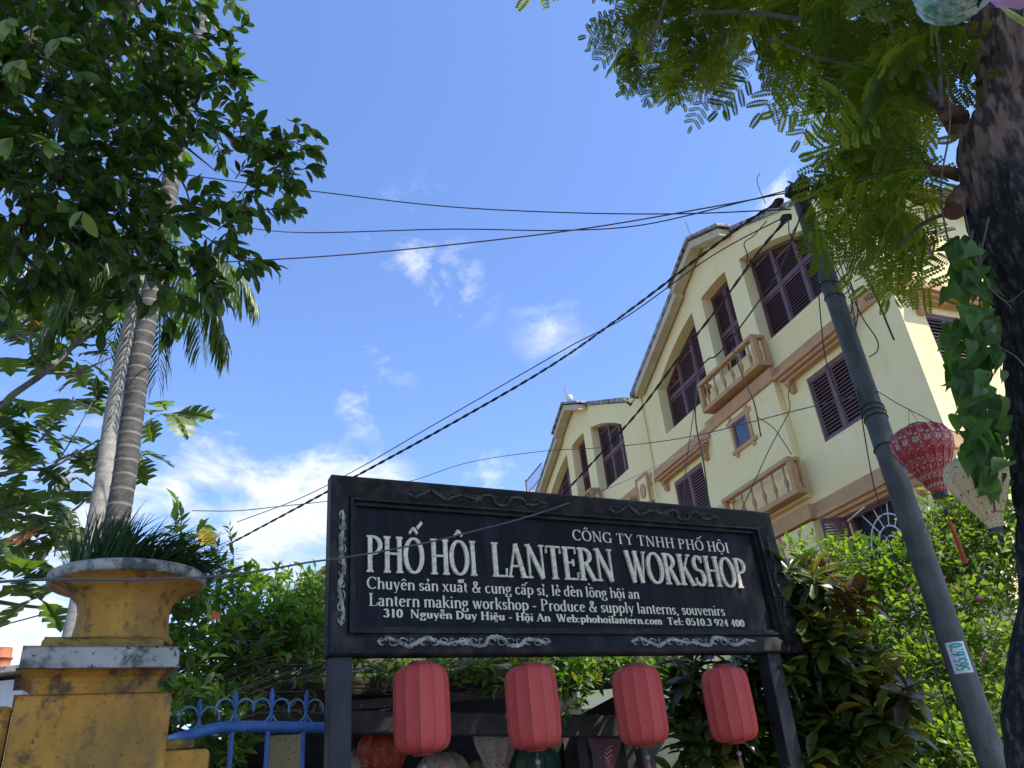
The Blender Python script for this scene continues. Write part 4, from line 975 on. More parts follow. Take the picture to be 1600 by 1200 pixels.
# glass display panes right of the shed
m_pane = mat('dusty_glass', (.16, .19, .16), (.26, .29, .24), .12, 5, spec=.8)
gl = empty('glass_screen', at(1030, 1190, 7.0), 'dusty greenish glass screen with dark frame behind the third red lantern', 'screen'); gl.location.z = 0
for (xa, xb, ya) in ((990, 1072, 1120), (915, 975, 1140)):
    a, b = at(xa, ya, 7.1), at(xb, ya, 7.2)
    mb = MB(); mb.hexa([Vector((q.x, q.y + o, z)) for z in (.9, a.z) for o in (0, .01) for q in (a, b)]); pn = mb.build('pane', m_pane, gl)
    fr = MB()
    for q in (a, b): fr.box((q.x, q.y, a.z / 2 + .02), (.05, .05, a.z))
    fr.tube([a, b], .03, 4); fr.build('frame', m_dwood, pn)
# dim wares hung inside the workshop
ins = [('hanging_lantern', 'red and gold floral lantern in the dark workshop beside the left red lantern', 598, 1195, 7.6, drop, m_flo, 1.3),
       ('hanging_lantern', 'white lantern with red floral print in the dark workshop between two red lanterns', 692, 1212, 7.7, rnd, m_flw, 1.35),
       ('hanging_lantern', 'pale lantern tapering downwards in the dark workshop left of the second red lantern', 776, 1175, 7.6, drop, m_flw, 1.2),
       ('hanging_lantern', 'dark green lantern with orange flowers in the dark workshop under the second red lantern', 838, 1196, 7.6, rnd, m_flg, 1.2),
       ('hanging_lantern', 'grey white lantern in the dark workshop just right of the left sign post', 560, 1200, 7.8, rnd, m_flw, 1.0),
       ('hanging_lantern', 'small cream lantern low in the dark workshop beside the tapering one', 752, 1205, 8.1, rnd, m_fly, .7)]
for nm, lb, x, y, d, pr, mt_, sc_ in ins:
    lantern(nm, lb, at(x, y, d), random.uniform(0, 6), pr, 10, mt_, m_black, .05, .9, None, m_tass, 'lanterns hung inside the workshop', sc_, .08)
hf = MB(); hc = at(947, 1172, 6.9)
pts = [(0, -.2), (.07, -.08), (.13, .03), (.14, .10), (.10, .15), (.04, .15), (0, .11), (-.04, .15), (-.10, .15), (-.14, .10), (-.13, .03), (-.07, -.08)]
for o in (0, .012): hf.v += [(hc.x + x, hc.y + o, hc.z + z) for x, z in pts]
n = 12; hf.f = [tuple(range(n)), tuple(range(n, 2 * n))[::-1]] + [(i, i + n, (i + 1) % n + n, (i + 1) % n) for i in range(n)]
hr = empty('heart_fan', hc, 'dark red ribbed heart shaped fan hanging in front of the glass pane', 'fan')
hf.build('leaf_plate', mat('maroon_lacquer', (.08, .008, .015), (.12, .02, .03), .4), hr)
rb = MB()
for i in range(7):
    z = hc.z - .10 + i * .034; rb.tube([(hc.x - .02 - .013 * i, hc.y - .008, z + .03), (hc.x, hc.y - .012, z), (hc.x + .02 + .013 * i, hc.y - .008, z + .03)], .005, 5)
rb.build('ribs', mat('pink_rib', (.2, .05, .06), (.25, .08, .09), .5), hr)
a, b = at(418, 1150, 6.2), at(470, 1150, 6.25)
mb = MB(); mb.hexa([Vector((q.x, q.y + o, z)) for z in (.6, a.z) for o in (0, .03) for q in (a, b)])
setp(mb.build('fabric_panel', floral((.30, .24, .10), (.14, .10, .04), 26, .5, 'ochre_floral_cloth')), 'yellowish floral fabric panel standing behind the blue gate bars', 'panel')

# far bits at the left: white house with orange ridge tube, dark red roof edge
wh = empty('white_house', (-8.5, 15, 0), 'white house corner with orange clay roof tube at the left picture edge', 'building')
p = at(8, 1050, 13); MB().box((p.x - 1.2, p.y + 1, p.z / 2 - .06), (3.0, 2.0, p.z - .1)).build('wall', mat('white_wash', (.62, .62, .6), (.7, .7, .68), .9), wh)
MB().box((p.x - 1.1, p.y + .95, p.z + .05 - .05), (3.3, 2.3, .08)).build('roof', m_eave, wh)
MB().lathe([(.10, 0), (.12, .03), (.10, .06), (.10, .14), (.12, .16), (.10, .19), (.09, .3), (0, .3)], 14, c=(p.x, p.y - .1, p.z)).build('ridge_tube', mat('orange_clay', (.42, .13, .05), (.5, .18, .08), .8), wh, True)
rh_ = empty('tiled_roof_house', (-4, 11.5, 0), 'house with dark red roof edge sloping behind the creeper left of the sign', 'building')
a, b, c = at(375, 1000, 10.5), at(442, 935, 10.5), at(560, 850, 10.5)
m_tile = mat('dark_red_tiles', (.10, .035, .03), (.16, .06, .05), .85, 10, .5, 50)
bk = Vector((1.5, 5, 0))
mb = MB(); mb.hexa([a, c, a + bk, c + bk, a + Vector((0, 0, .08)), c + Vector((0, 0, .08)), a + bk + Vector((0, 0, .08)), c + bk + Vector((0, 0, .08))]); mb.build('roof', m_tile, rh_)
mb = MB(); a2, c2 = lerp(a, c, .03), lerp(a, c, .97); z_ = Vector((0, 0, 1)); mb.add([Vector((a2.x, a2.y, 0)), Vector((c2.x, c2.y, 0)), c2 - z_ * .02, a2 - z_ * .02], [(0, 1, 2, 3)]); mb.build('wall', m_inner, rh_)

# ------------------------------------------------------------------ foliage
def twig_leaves(c, d, L, n, size, droop, Ms, twigs=None, tr=.004, spread=.9, jitter=.3, tip=True):
    """leaves set alternately along a twig from c in direction d"""
    d = Vector(d).normalized(); p = Vector(c); pts = [p.copy()]; side = d.orthogonal().normalized()
    for i in range(n):
        t = (i + 1) / n; p = p + d * (L / n); d = (d + Vector((random.uniform(-.1, .1), random.uniform(-.1, .1), -droop * .12))).normalized(); pts.append(p.copy())
        side = (Matrix.Rotation(math.pi * (.9 + random.uniform(-.25, .25)), 3, d) @ side).normalized()
        ld = (d * (.5 + .8 * t * tip) + side * spread * (1 - .5 * t * tip) + Vector((random.uniform(-jitter, jitter), random.uniform(-jitter, jitter), random.uniform(-jitter, jitter) - droop))).normalized()
        up = Vector((random.uniform(-.6, .6), random.uniform(-.6, .6), 1))
        Ms.append(rots(frame_from(ld, up, random.uniform(-.5, .5)), p, size * random.uniform(.65, 1.15)))
    if twigs is not None: twigs.tube(pts[::max(1, n // 4)] if n > 5 else pts, tr, 4, cap=False)

m_bark = mat('grey_brown_bark', (.07, .055, .042), (.15, .125, .1), .9, 14, .8, 50)
ell = [(0, .012), (.08, .03), (.25, .17), (.5, .235), (.75, .19), (.92, .08), (1.0, .005)]
leafA = [leaf_mesh([(y, w * q) for y, w in ell], c, f) for q, c, f in ((1, .15, .25), (1.1, .35, .15), (.9, .0, .35))]
# --- front left tree: glossy dark leaves
m_l1 = leafmat('glossy_dark_leaf', (.020, .045, .010), (.075, .13, .024), .4, (2.2, 2.6, .6), .33, (.10, .17, .03), .07)
ft = empty('broadleaf_tree', (-4.6, 3.2, 0), 'dark glossy leaved tree filling the upper left of the view', 'tree')
tr = MB(); tp = [(-4.6, 3.2, 0), (-4.55, 3.3, 2), (-4.4, 3.6, 4), (-3.9, 3.9, 6), (-3.2, 4.0, 8)]
tr.tube(crom(tp, 5), [lerp(.2, .07, i / 20) for i in range(21)], 12, jit=.06); tr.build('trunk', m_bark, ft, True)
Ms = []; tw = MB(); bl = MB()
blobs = [(40, 60, 150, 4.3), (150, 40, 130, 4.2), (250, 50, 105, 4.4), (60, 200, 130, 4.3), (170, 190, 120, 4.2), (270, 170, 90, 4.4), (345, 170, 75, 4.3), (400, 185, 50, 4.3), (420, 250, 50, 4.2),
         (340, 270, 90, 4.3), (240, 290, 90, 4.3), (130, 300, 110, 4.1), (30, 320, 90, 4.2), (400, 270, 55, 4.2), (300, 360, 80, 4.3), (200, 390, 75, 4.3), (290, 430, 50, 4.2), (240, 455, 40, 4.2), (340, 400, 45, 4.2), (100, 390, 60, 4.3), (30, 400, 45, 4.4),
         (-120, 100, 200, 4.3), (-120, 320, 150, 4.3), (100, -140, 200, 4.4), (-150, -150, 250, 4.4), (230, -90, 90, 4.4), (310, -30, 40, 4.4), (150, -260, 200, 4.5), (455, 275, 22, 4.2), (370, 330, 50, 4.2), (440, 200, 30, 4.25)]
for bx_, by_, br_, bd_ in blobs:
    c = at(bx_, by_, bd_); rad = br_ / 1200 * (c - Vector(EYE)).length
    n = max(6, int((br_ / 28) ** 2 * (2.5 if bx_ < 200 else 1.9)))
    for i in range(n):
        p = inblob(c, rad); out = (p - c).normalized() if (p - c).length > 1e-3 else Vector((0, 0, 1))
        twig_leaves(p, out + Vector((random.uniform(-.5, .5), random.uniform(-.5, .5), random.uniform(-.5, .2))), random.uniform(.12, .26), random.randint(6, 10), .128, .28, Ms, tw)
    if br_ > 70:
        k_ = Vector((-3.2, 4.0, 7.6)) + Vector((random.uniform(-.6, .6), random.uniform(-.3, .3), random.uniform(-.5, .5)))
        w1 = lerp(k_, c, .45) + Vector((random.uniform(-.3, .3), random.uniform(0, .4), random.uniform(-.2, .3))); w2 = lerp(k_, c, .75) + Vector((random.uniform(-.2, .2), random.uniform(0, .3), random.uniform(-.1, .2)))
        bl.tube(crom([k_, w1, w2, c], 5), [.022 - .0013 * i for i in range(16)], 6)
# fresh light sprays
bl.build('limbs', m_bark, ft, True); tw.build('twigs', m_bark, ft)['kind'] = 'stuff'
foliage(ft, Ms, leafA, m_l1)
m_l1b = leafmat('fresh_light_leaf', (.16, .24, .05), (.26, .34, .09), .4, (1.5, 1.7, .6), .4)
Ms = []
for x, y, n in ((75, 220, 7), (25, 95, 6), (90, 60, 5), (20, 215, 3), (8, 30, 4), (130, 330, 3), (360, 2, 3)):
    c = at(x, y, 3.3)
    for i in range(n): 
        d = Vector((random.uniform(-.6, .6), random.uniform(-.5, .3), random.uniform(-1.2, -.2))); Ms.append(rots(frame_from(d, (random.uniform(-.5, .5), -1, random.uniform(-.3, .5))), c, random.uniform(.08, .125)))
foliage(ft, Ms, leafA, m_l1b, name='young_leaf')

# --- breadfruit tree with lobed leaves
def lobed(npair=4, curve=.3):
    vs = []; F3 = []
    ys = [lerp(.06, .84, i / npair) for i in range(npair + 1)]
    env = lambda y: .46 * math.sin(math.pi * min(1, y * .80 + .12)) ** .8
    def V(x, y): vs.append((x, y, -curve * y * y - .5 * curve * abs(x) + .25 * abs(x) + .02 * math.sin(y * 22))); return len(vs) - 1
    stem0 = V(0, -.12); mid = [V(0, y) for y in ys]; tip = V(0, 1.0)
    for s in (-1, 1):
        S = [V(s * env(y) * .30, y + .05) for y in ys]
        F3 += [(stem0, S[0], mid[0])]
        for i in range(npair):
            ym = (ys[i] + ys[i + 1]) / 2; w = env(ym); L = ys[i + 1] - ys[i]
            F3 += [(mid[i], S[i], S[i + 1]), (mid[i], S[i + 1], mid[i + 1])]
            sh1 = V(s * w * .80, ym + L * .05); sh2 = V(s * w * .72, ym + L * .75); t_ = V(s * w * 1.05, ym + L * .85)
            F3 += [(S[i], sh1, sh2), (S[i], sh2, S[i + 1]), (sh1, t_, sh2)]
        e = V(s * .10, .92)
        F3 += [(mid[-1], S[-1], e), (mid[-1], e, tip)]
    return np.array(vs, float), np.array(F3, int)
m_bf = leafmat('breadfruit_leaf', (.045, .08, .025), (.14, .20, .06), .42, (2.0, 2.3, .5), .42, (.22, .10, .04), .04)
bt = empty('breadfruit_tree', at(-250, 1000, 7.5), 'breadfruit tree with big deeply lobed leaves and pale branches at the left edge', 'tree'); bt.location.z = 0
br = MB()
BR = [([(-250, 760), (-80, 670), (0, 634), (21, 616), (68, 583), (107, 548), (140, 501), (154, 458), (175, 437)], .036), ([(107, 548), (140, 525), (168, 505)], .018), ([(68, 583), (122, 580), (165, 562), (200, 546)], .014),
      ([(64, 583), (48, 544), (52, 500), (54, 444)], .015), ([(-60, 760), (0, 743), (43, 734), (82, 730), (154, 687)], .018), ([(-60, 770), (0, 795), (21, 807), (100, 805), (150, 766)], .018),
      ([(140, 540), (180, 535), (220, 530)], .01), ([(-60, 930), (0, 941), (50, 948), (110, 952)], .02), ([(100, 805), (90, 840), (85, 870)], .01), ([(60, 690), (100, 650), (115, 620)], .012), ([(150, 690), (200, 680), (240, 660)], .012), ([(-250, 760), (-150, 780), (-60, 770)], .03), ([(-250, 800), (-150, 900), (-60, 930)], .03), ([(82, 730), (110, 690), (165, 590)], .008), ([(0, 860), (40, 850), (90, 830)], .012)]
for pts, r_ in BR:
    P = crom([at(x, y, 7.9) for x, y in pts], 5); br.tube(P, [lerp(r_ * 1.15, r_ * .5, i / (len(P) - 1)) for i in range(len(P))], 7)
t0 = at(-250, 760, 7.9); br.tube(crom([Vector((bt.location.x, bt.location.y, 0)), lerp(Vector((bt.location.x, bt.location.y, 2)), t0, .5), t0, t0 + Vector((.2, .3, 2.5))], 5), [lerp(.14, .05, i / 15) for i in range(16)], 10)
br.build('branches', mat('pale_bark', (.17, .145, .12), (.30, .27, .23), .9, 12, .6, 60), bt, True)
Ms = []
ros = [(20, 440, 5), (62, 470, 5), (105, 478, 5), (142, 470, 5), (172, 478, 4), (160, 525, 4), (118, 560, 4), (150, 580, 4), (112, 622, 6), (45, 655, 6), (15, 690, 5), (48, 725, 5), (100, 745, 3), (135, 700, 5), (165, 705, 4), (122, 765, 4), (20, 760, 3), (70, 780, 3), (235, 650, 5), (262, 645, 4), (215, 715, 4), (240, 500, 4), (262, 490, 3),
       (30, 835, 5), (62, 825, 5), (82, 852, 4), (38, 870, 4), (18, 905, 5), (60, 930, 4), (100, 900, 3), (8, 560, 4), (28, 510, 5), (85, 520, 4), (-20, 480, 5), (-30, 640, 5), (-30, 840, 5), (-20, 740, 4), (210, 700, 3), (30, 470, 5), (78, 440, 4), (8, 520, 4), (110, 830, 4), (375, 900, 3), (45, 800, 4), (130, 820, 3), (-60, 560, 6)]
for x, y, n in ros:
    c = at(x, y, random.uniform(7.6, 8.4))
    a0 = random.uniform(0, 6.28)
    for i in range(n):
        a = a0 + i * 2.4; d = Vector((math.cos(a), math.sin(a) * .8, random.uniform(-.65, .25)))
        Ms.append(rots(frame_from(d, (random.uniform(-.3, .3), -.55 + random.uniform(-.3, .3), 1), random.uniform(-.4, .4)), c + d * .08, random.uniform(.28, .44)))
foliage(bt, Ms, [lobed(4, .3), lobed(5, .5), lobed(4, .1)], m_bf)

# --- palms
def ringmat(name, c1, c2, ring, per=.115, k=.8):
    def f(T, ob, c, p):
        sep_ = T.new('ShaderNodeSeparateXYZ'); T.l.new(ob, sep_.inputs[0])
        z = T.math('ADD', T.math('DIVIDE', sep_.outputs[2], per), T.math('MULTIPLY', T.noise(ob, 3, 2), .35))
        fr = T.math('FRACT', z); kx = T.ramp(fr, [(0, 1.0), (.11, .9), (.2, 0.0), (.96, 0.0), (1, .9)])
        return T.mix(T.math('MULTIPLY', kx, k), c, ring)
    return mat(name, c1, c2, .85, 16, .6, 50, extra=chain(ex_stain((.05, .05, .05), 7, .55, .7, (1, 1, 1), .5), f), lo=.3, hi=.7)
def palm(name, label, pts, r0, r1, material, crown, nfr, frs):
    root = empty(name, Vector((pts[0].x, pts[0].y, 0)), label, 'palm tree', 'slender ringed palms')
    P = crom([Vector(p) for p in pts], 40); n = len(P) - 1; rs = []
    for i, p in enumerate(P):
        ph = (p.z / .115) % 1; rs.append(lerp(r0, r1, i / n) * (1.03 if ph < .25 else .99))
    MB().tube(P, rs, 14).build('trunk', material, root, True)
    m_fr = frs
    lf = leaf_mesh([(0, .006), (.15, .03), (.5, .034), (.85, .02), (1, .002)], .35, .3)
    for k in range(nfr):
        a = k * 2.4 + .5; d = Vector((math.cos(a), math.sin(a), .9 - .09 * k)).normalized(); p = crown.copy(); pts_ = [p.copy()]; Ml = []
        for i in range(22):
            p = p + d * .062; d = (d + Vector((0, 0, -.10 - .002 * i))).normalized(); pts_.append(p.copy())
            if i > 3:
                for s in (-1, 1):
                    sd_ = d.cross(Vector((0, 0, 1))).normalized() * s
                    ld = d * .5 + sd_ * .8 + Vector((0, 0, -.55 + random.uniform(-.15, .15))); Ml.append(rots(frame_from(ld, (0, 0, 1), random.uniform(-.4, .4)), p, .42 * math.sin(math.pi * (i / 24)) ** .5))
                    Ml.append(rots(frame_from(ld + d * .25, (0, 0, 1), random.uniform(-.4, .4)), p + d * .035, .42 * math.sin(math.pi * (i / 24)) ** .5))
        v, f = lf; A = np.array(Ml); vv = (np.einsum('nij,vj->nvi', A[:, :3, :3], v) + A[:, None, :3, 3]).reshape(-1, 3); ff = (f[None] + (np.arange(len(A)) * len(v))[:, None, None]).reshape(-1, 4)
        fo_ = link('frond', geo_mesh('frond', vv, ff, m_fr, np.repeat(rng.random(len(A)), len(f)), True), root)
        MB().tube(pts_[::3], [.012, .011, .010, .009, .008, .006, .004, .003][:len(pts_[::3])], 5).build('rib', m_fr, fo_)
    return root
m_pf = leafmat('palm_leaflet', (.05, .09, .02), (.15, .22, .06), .35, (1.5, 1.8, .5), .4)
m_p1 = ringmat('dark_ringed_trunk', (.04, .038, .035), (.11, .105, .095), (.26, .25, .225))
m_p2 = ringmat('pale_ringed_trunk', (.26, .245, .215), (.42, .40, .36), (.19, .17, .14), .13, .4)
q0 = at(180, 830, 6); q1 = at(207, 650, 6.05); q2 = at(230, 500, 6.1); q3 = at(320, 30, 6.6)
palm('ringed_palm', 'dark grey ringed palm trunk rising from behind the urn, the nearer and thicker of two', [Vector((q0.x - .12, q0.y, 0)), Vector((q0.x - .1, q0.y, 1.5)), q0, q1, q2, q3, q3 + Vector((.5, .2, 3.6))], .088, .078, m_p1, q3 + Vector((.5, .2, 3.6)), 14, m_pf)
q0 = at(150, 820, 7); q1 = at(178, 640, 7.05); q2 = at(203, 510, 7.1); q3 = at(235, 400, 7.15)
palm('ringed_palm', 'pale slender ringed palm trunk just left of and behind the dark one', [Vector((q0.x - .15, q0.y, 0)), Vector((q0.x - .1, q0.y, 1.5)), q0, q1, q2, q3], 0.082, .066, m_p2, q3, 13, m_pf)

# --- creeper on the shed roof with yellow flowers
m_cr = leafmat('creeper_leaf', (.05, .11, .02), (.17, .28, .055), .45, (1.7, 1.9, .5), .42, (.35, .34, .04), .03)
cr = empty('flowering_creeper', shp(.4, .5, 2.5), 'green creeper with yellow trumpet flowers sprawling over the workshop roof', 'creeper')
Ms = []; stm = MB(); tw = MB()
lan = [(0, .01), (.2, .12), (.45, .19), (.7, .13), (1, .005)]
leafC = [leaf_mesh([(y, w * q) for y, w in lan], c, .3) for q, c in ((1, .2), (1.2, .4), (.85, .05))]
cb = [(290, 1000, 45, 5.6), (300, 940, 40, 5.6), (345, 960, 45, 6.2), (280, 1060, 40, 5.6), (350, 1030, 55, 6.2), (400, 990, 45, 6.6), (440, 960, 45, 6.8), (480, 930, 42, 7.0), (470, 1000, 50, 6.6), (420, 1050, 40, 6.4), (500, 1040, 35, 6.6), (330, 1090, 35, 6.0),
      (540, 960, 45, 7), (560, 1040, 28, 6.6), (620, 1045, 26, 6.6), (700, 1045, 26, 6.6), (750, 1055, 26, 6.7), (820, 1050, 26, 6.7), (880, 1055, 30, 6.8), (900, 1080, 28, 6.7), (940, 1050, 34, 6.8), (1000, 1050, 34, 7), (1040, 1070, 30, 7),
      (600, 960, 50, 7.4), (700, 960, 60, 7.6), (820, 970, 60, 7.6), (950, 980, 60, 7.6), (660, 1000, 50, 7.2), (780, 1010, 50, 7.2), (900, 1010, 50, 7.2), (890, 1110, 16, 6.6), (425, 1095, 20, 6.2), (350, 1130, 22, 5.6), (310, 1130, 22, 5.6), (270, 1110, 25, 5.4), (385, 925, 18, 6.6), (400, 1020, 40, 6.1), (450, 1020, 40, 6.1), (490, 1000, 30, 6.2), (430, 980, 35, 6.2), (350, 1165, 40, 6.1), (320, 1190, 40, 6.0), (370, 1010, 45, 5.9), (470, 1050, 22, 6.2)]
for x, y, r_, d in cb:
    c = at(x, y, d); rad = r_ / 1200 * (c - Vector(EYE)).length
    for i in range(int((r_ / 13) ** 2 * 2.6) + 4):
        p = inblob(c, rad); twig_leaves(p, Vector((random.uniform(-1, 1), random.uniform(-1, .5), random.uniform(-.1, 1))), random.uniform(.12, .24), random.randint(5, 8), .115, .05, Ms, tw, .003, 1.0)
# upright sprigs against the sky
for x, y in ((270, 790), (282, 772), (300, 810), (330, 850), (345, 830), (365, 825), (400, 880), (430, 880), (452, 885), (487, 892), (500, 905), (290, 850), (312, 870), (270, 830)):
    p = at(x, y + 60, 5.8 if x < 380 else 6.8); twig_leaves(p, (at(x, y, 6.2) - p).normalized() + Vector((0, 0, .4)), .36, 13, .09 if x > 300 else .125, -.02, Ms, tw, .0035, 1.1)
for i in range(90):
    t = random.random(); x = lerp(-.05, .98, t); p = shp(x, random.uniform(-.12, .2), random.uniform(2.36, 2.50)); L = random.uniform(.4, 1.3); dx = ev * L * random.choice((-1, 1)); sg_ = random.uniform(.0, .12)
    stm.tube(crom([p, p + dx * .5 + Vector((0, random.uniform(-.08, .08), -sg_)), p + dx + Vector((0, 0, random.uniform(-.1, .08)))], 3), random.uniform(.003, .008), 4, cap=False)
for i in range(28):
    a = at(random.uniform(265, 330), random.uniform(1030, 1150), 5.7); b = a + Vector((random.uniform(.3, .9), random.uniform(.2, .5), random.uniform(.0, .35)))
    stm.tube(crom([a, lerp(a, b, .5) + Vector((0, 0, random.uniform(0, .12))), b], 3), random.uniform(.003, .008), 4, cap=False)
o = stm.build('woody_stems', mat('dry_vine_stem', (.045, .032, .022), (.12, .09, .065), .9, 20), cr); o['kind'] = 'stuff'; tw.build('twigs', m_bark, cr)['kind'] = 'stuff'
foliage(cr, Ms, leafC, m_cr)
def flower(parent, c, size, material, n=5):
    mb = MB(); d = (Vector(EYE) - c).normalized() + Vector((random.uniform(-.6, .6), 0, random.uniform(-.2, .6))); Fm = frame_from(Vector((0, 0, 1)) if abs(d.z) < .9 else Vector((1, 0, 0)), d)
    for k in range(n):
        a = k * 2 * math.pi / n; pts = [(0, 0, 0), (.35, .5, .12), (.1, 1, .08), (-.35, .9, .02), (-.35, .4, .12)]
        Rm = Matrix.Rotation(a, 3, 'Z'); mb.add([c + Fm @ (Rm @ Vector(p)) * size for p in pts], [(0, 1, 2, 3, 4)])
    mb.tube([c, c - Fm @ Vector((0, 0, 1)) * size * .9], [size * .3, size * .1], 6)
    return mb.build('flower', material, parent)
m_yel = mat('yellow_petal', (.75, .50, .02), (.85, .62, .06), .5, 20); m_org = mat('orange_petal', (.75, .16, .02), (.85, .25, .04), .5, 20); m_mag = mat('magenta_petal', (.45, .04, .18), (.55, .1, .25), .5)
for x, y, d, s in ((325, 841, 5.6, .07), (318, 836, 5.6, .06), (500, 1033, 6.4, .05), (935, 1058, 6.5, .035), (330, 965, 5.8, .035), (610, 1040, 6.3, .03), (1003, 1048, 6.5, .04), (480, 958, 6.3, .03), (358, 1000, 6, .03), (820, 1045, 6.4, .03)): flower(cr, at(x, y, d), s, m_yel)
flower(cr, at(337, 960, 5.6), .045, m_org)

# --- croton shrub
def ex_cro(): pass
m_co = leafmat('croton_leaf', (.012, .026, .009), (.13, .16, .025), .25, (1.8, 1.7, .5), .3, (.30, .24, .03), .10)
m_co2 = leafmat('bronze_croton_leaf', (.025, .022, .010), (.12, .095, .022), .25, (1.8, 1.3, .5), .3, (.30, .20, .03), .08)
ct = empty('croton_shrub', at(1250, 1150, 6.2), 'croton shrub with glossy green, bronze and yellow leaf rosettes right of the sign', 'shrub'); ct.location.z = 0
crl = [(0, .014), (.12, .06), (.4, .17), (.7, .20), (.9, .12), (1, .01)]
leafK = [leaf_mesh([(y, w) for y, w in crl], c, .35) for c in (.3, .55, .12)]
Mg = []; Mb_ = []; stm = MB()
rs_ = [(1235, 905, 0), (1265, 900, 0), (1215, 915, 0), (1230, 945, 0), (1262, 945, 0), (1235, 985, 0), (1290, 905, 1), (1320, 940, 1), (1345, 945, 1), (1330, 965, 1), (1302, 985, 0), (1270, 1000, 0), (1290, 1020, 0), (1320, 1030, 0), (1260, 1045, 0), (1345, 1060, 1), (1370, 1060, 0), (1390, 1085, 1), (1415, 1095, 1), (1400, 1110, 0), (1300, 1080, 0), (1270, 1100, 0), (1330, 1110, 0), (1300, 1140, 0), (1320, 1150, 0), (1265, 1150, 0), (1350, 1160, 0), (1380, 1150, 0), (1290, 1190, 0), (1340, 1190, 0),
       (1060, 1040, 0), (1090, 1045, 0), (1065, 1070, 0), (1080, 1090, 0), (1055, 1105, 0), (1170, 1045, 0), (1190, 1060, 1), (1205, 1085, 0), (1195, 1110, 0), (1150, 1050, 0), (1060, 1130, 0), (1085, 1120, 1), (1200, 1140, 0), (1210, 1165, 0), (1175, 1170, 0), (1195, 1190, 0), (1110, 1180, 0), (1085, 1160, 0), (1130, 1200, 0), (1235, 1190, 0), (1250, 1080, 0), (1240, 1060, 0), (1380, 1030, 0), (1250, 1020, 0), (1310, 1060, 0), (1240, 1130, 0), (1420, 1150, 0), (1300, 950, 0)]
for x, y, kind in rs_ + [(random.uniform(1210, 1400), random.uniform(1000, 1240), 0) for _ in range(50)] + [(random.uniform(1050, 1240), random.uniform(1050, 1260), 0) for _ in range(60)] + [(random.uniform(1210, 1300), random.uniform(900, 1040), 0) for _ in range(24)]:
    c = at(x, y, random.uniform(5.9, 6.7)); ax = Vector((random.uniform(-.4, .4), random.uniform(-.7, .1), 1)).normalized(); L = []
    for i in range(16):
        a = i * 2.4; el = lerp(-.35, 1.1, i / 16); o1 = ax.orthogonal().normalized(); o2 = ax.cross(o1)
        d = (o1 * math.cos(a) + o2 * math.sin(a)) * math.cos(el) + ax * math.sin(el)
        (Mb_ if kind else Mg).append(rots(frame_from(d, ax, random.uniform(-.3, .3)), c + ax * .005 * i, random.uniform(.13, .225)))
    if random.random() > .25: continue
    bse = Vector((ct.location.x + random.uniform(-.3, .3), ct.location.y, .6)); stm.tube(crom([bse, lerp(bse, c, .6) + Vector((0, .1, 0)), c - ax * .02], 3), .009, 5, cap=False)
foliage(ct, Mg, leafK, m_co, nobj=230); foliage(ct, Mb_, leafK, m_co2, name='bronze_leaf', nobj=70, stuffname='bronze_leaves'); stm.build('stems', m_bark, ct)

# --- bright small leaved hedge behind the pole
m_hd = leafmat('bright_hedge_leaf', (.05, .11, .018), (.22, .33, .05), .45, (1.6, 1.7, .4), .45)
hd_ = empty('flowering_hedge', at(1430, 1000, 9), 'bright green small leaved hedge with pink blossoms behind the grey pole', 'hedge'); hd_.location.z = 0
Ms = []; tw = MB()
sm = [(0, .01), (.3, .20), (.65, .20), (1, .01)]
leafH = [leaf_mesh([(y, w * q) for y, w in sm], c, .25) for q, c in ((1, .2), (1.15, .35), (.8, .0))]
hb = [(1240, 930, 45), (1300, 900, 45), (1345, 915, 45), (1400, 915, 40), (1445, 875, 40), (1480, 820, 45), (1520, 815, 45), (1560, 830, 45), (1600, 830, 60), (1290, 960, 50), (1350, 950, 55), (1410, 930, 60), (1470, 900, 60), (1530, 890, 60), (1590, 900, 60), (1340, 1020, 60), (1400, 1010, 60), (1460, 990, 60), (1530, 980, 60), (1380, 1080, 60), (1440, 1080, 60), (1500, 1070, 60), (1560, 1060, 60), (1420, 1150, 60), (1480, 1150, 60), (1540, 1150, 60), (1340, 1110, 50), (1280, 1020, 50), (1450, 1220, 60), (1380, 1200, 60), (1530, 1220, 60), (1250, 880, 25), (1100, 1100, 50), (1090, 1180, 50), (1140, 1150, 50), (1210, 1180, 50), (1270, 1180, 60), (1330, 1200, 60)]
for x, y, r_ in hb:
    d = lerp(9.3, 7.6, (y - 800) / 400) if x > 1220 else 8.2
    c = at(x, y, d); rad = r_ / 1200 * (c - Vector(EYE)).length
    for i in range(int((r_ / 11) ** 2 * 3.4)):
        p = inblob(c, rad); twig_leaves(p, Vector((random.uniform(-1, 1), random.uniform(-1, .3), random.uniform(0, 1.1))), random.uniform(.15, .3), random.randint(6, 9), .085, .03, Ms, tw, .003, 1.0)
for x, y in ((1285, 860), (1310, 850), (1390, 850), (1350, 860), (1455, 790), (1470, 780), (1500, 770), (1330, 850), (1250, 865), (1525, 775), (1545, 780), (1430, 830), (1484, 772)):
    p = at(x + random.uniform(-15, 15), y + 60, 9.2); twig_leaves(p, (at(x, y - 5, 9.2) - p).normalized() + Vector((random.uniform(-.2, .2), 0, .1)), .5, 15, .08, .0, Ms, tw, .004, 1.1)
tw.build('twigs', m_bark, hd_)['kind'] = 'stuff'
foliage(hd_, Ms, leafH, m_hd)
for x, y in ((1422, 922), (1492, 918), (1527, 935), (1542, 1022), (1538, 1030), (1462, 1000), (1330, 1100), (1530, 933)): flower(hd_, at(x, y, 7.4), .016, m_mag)
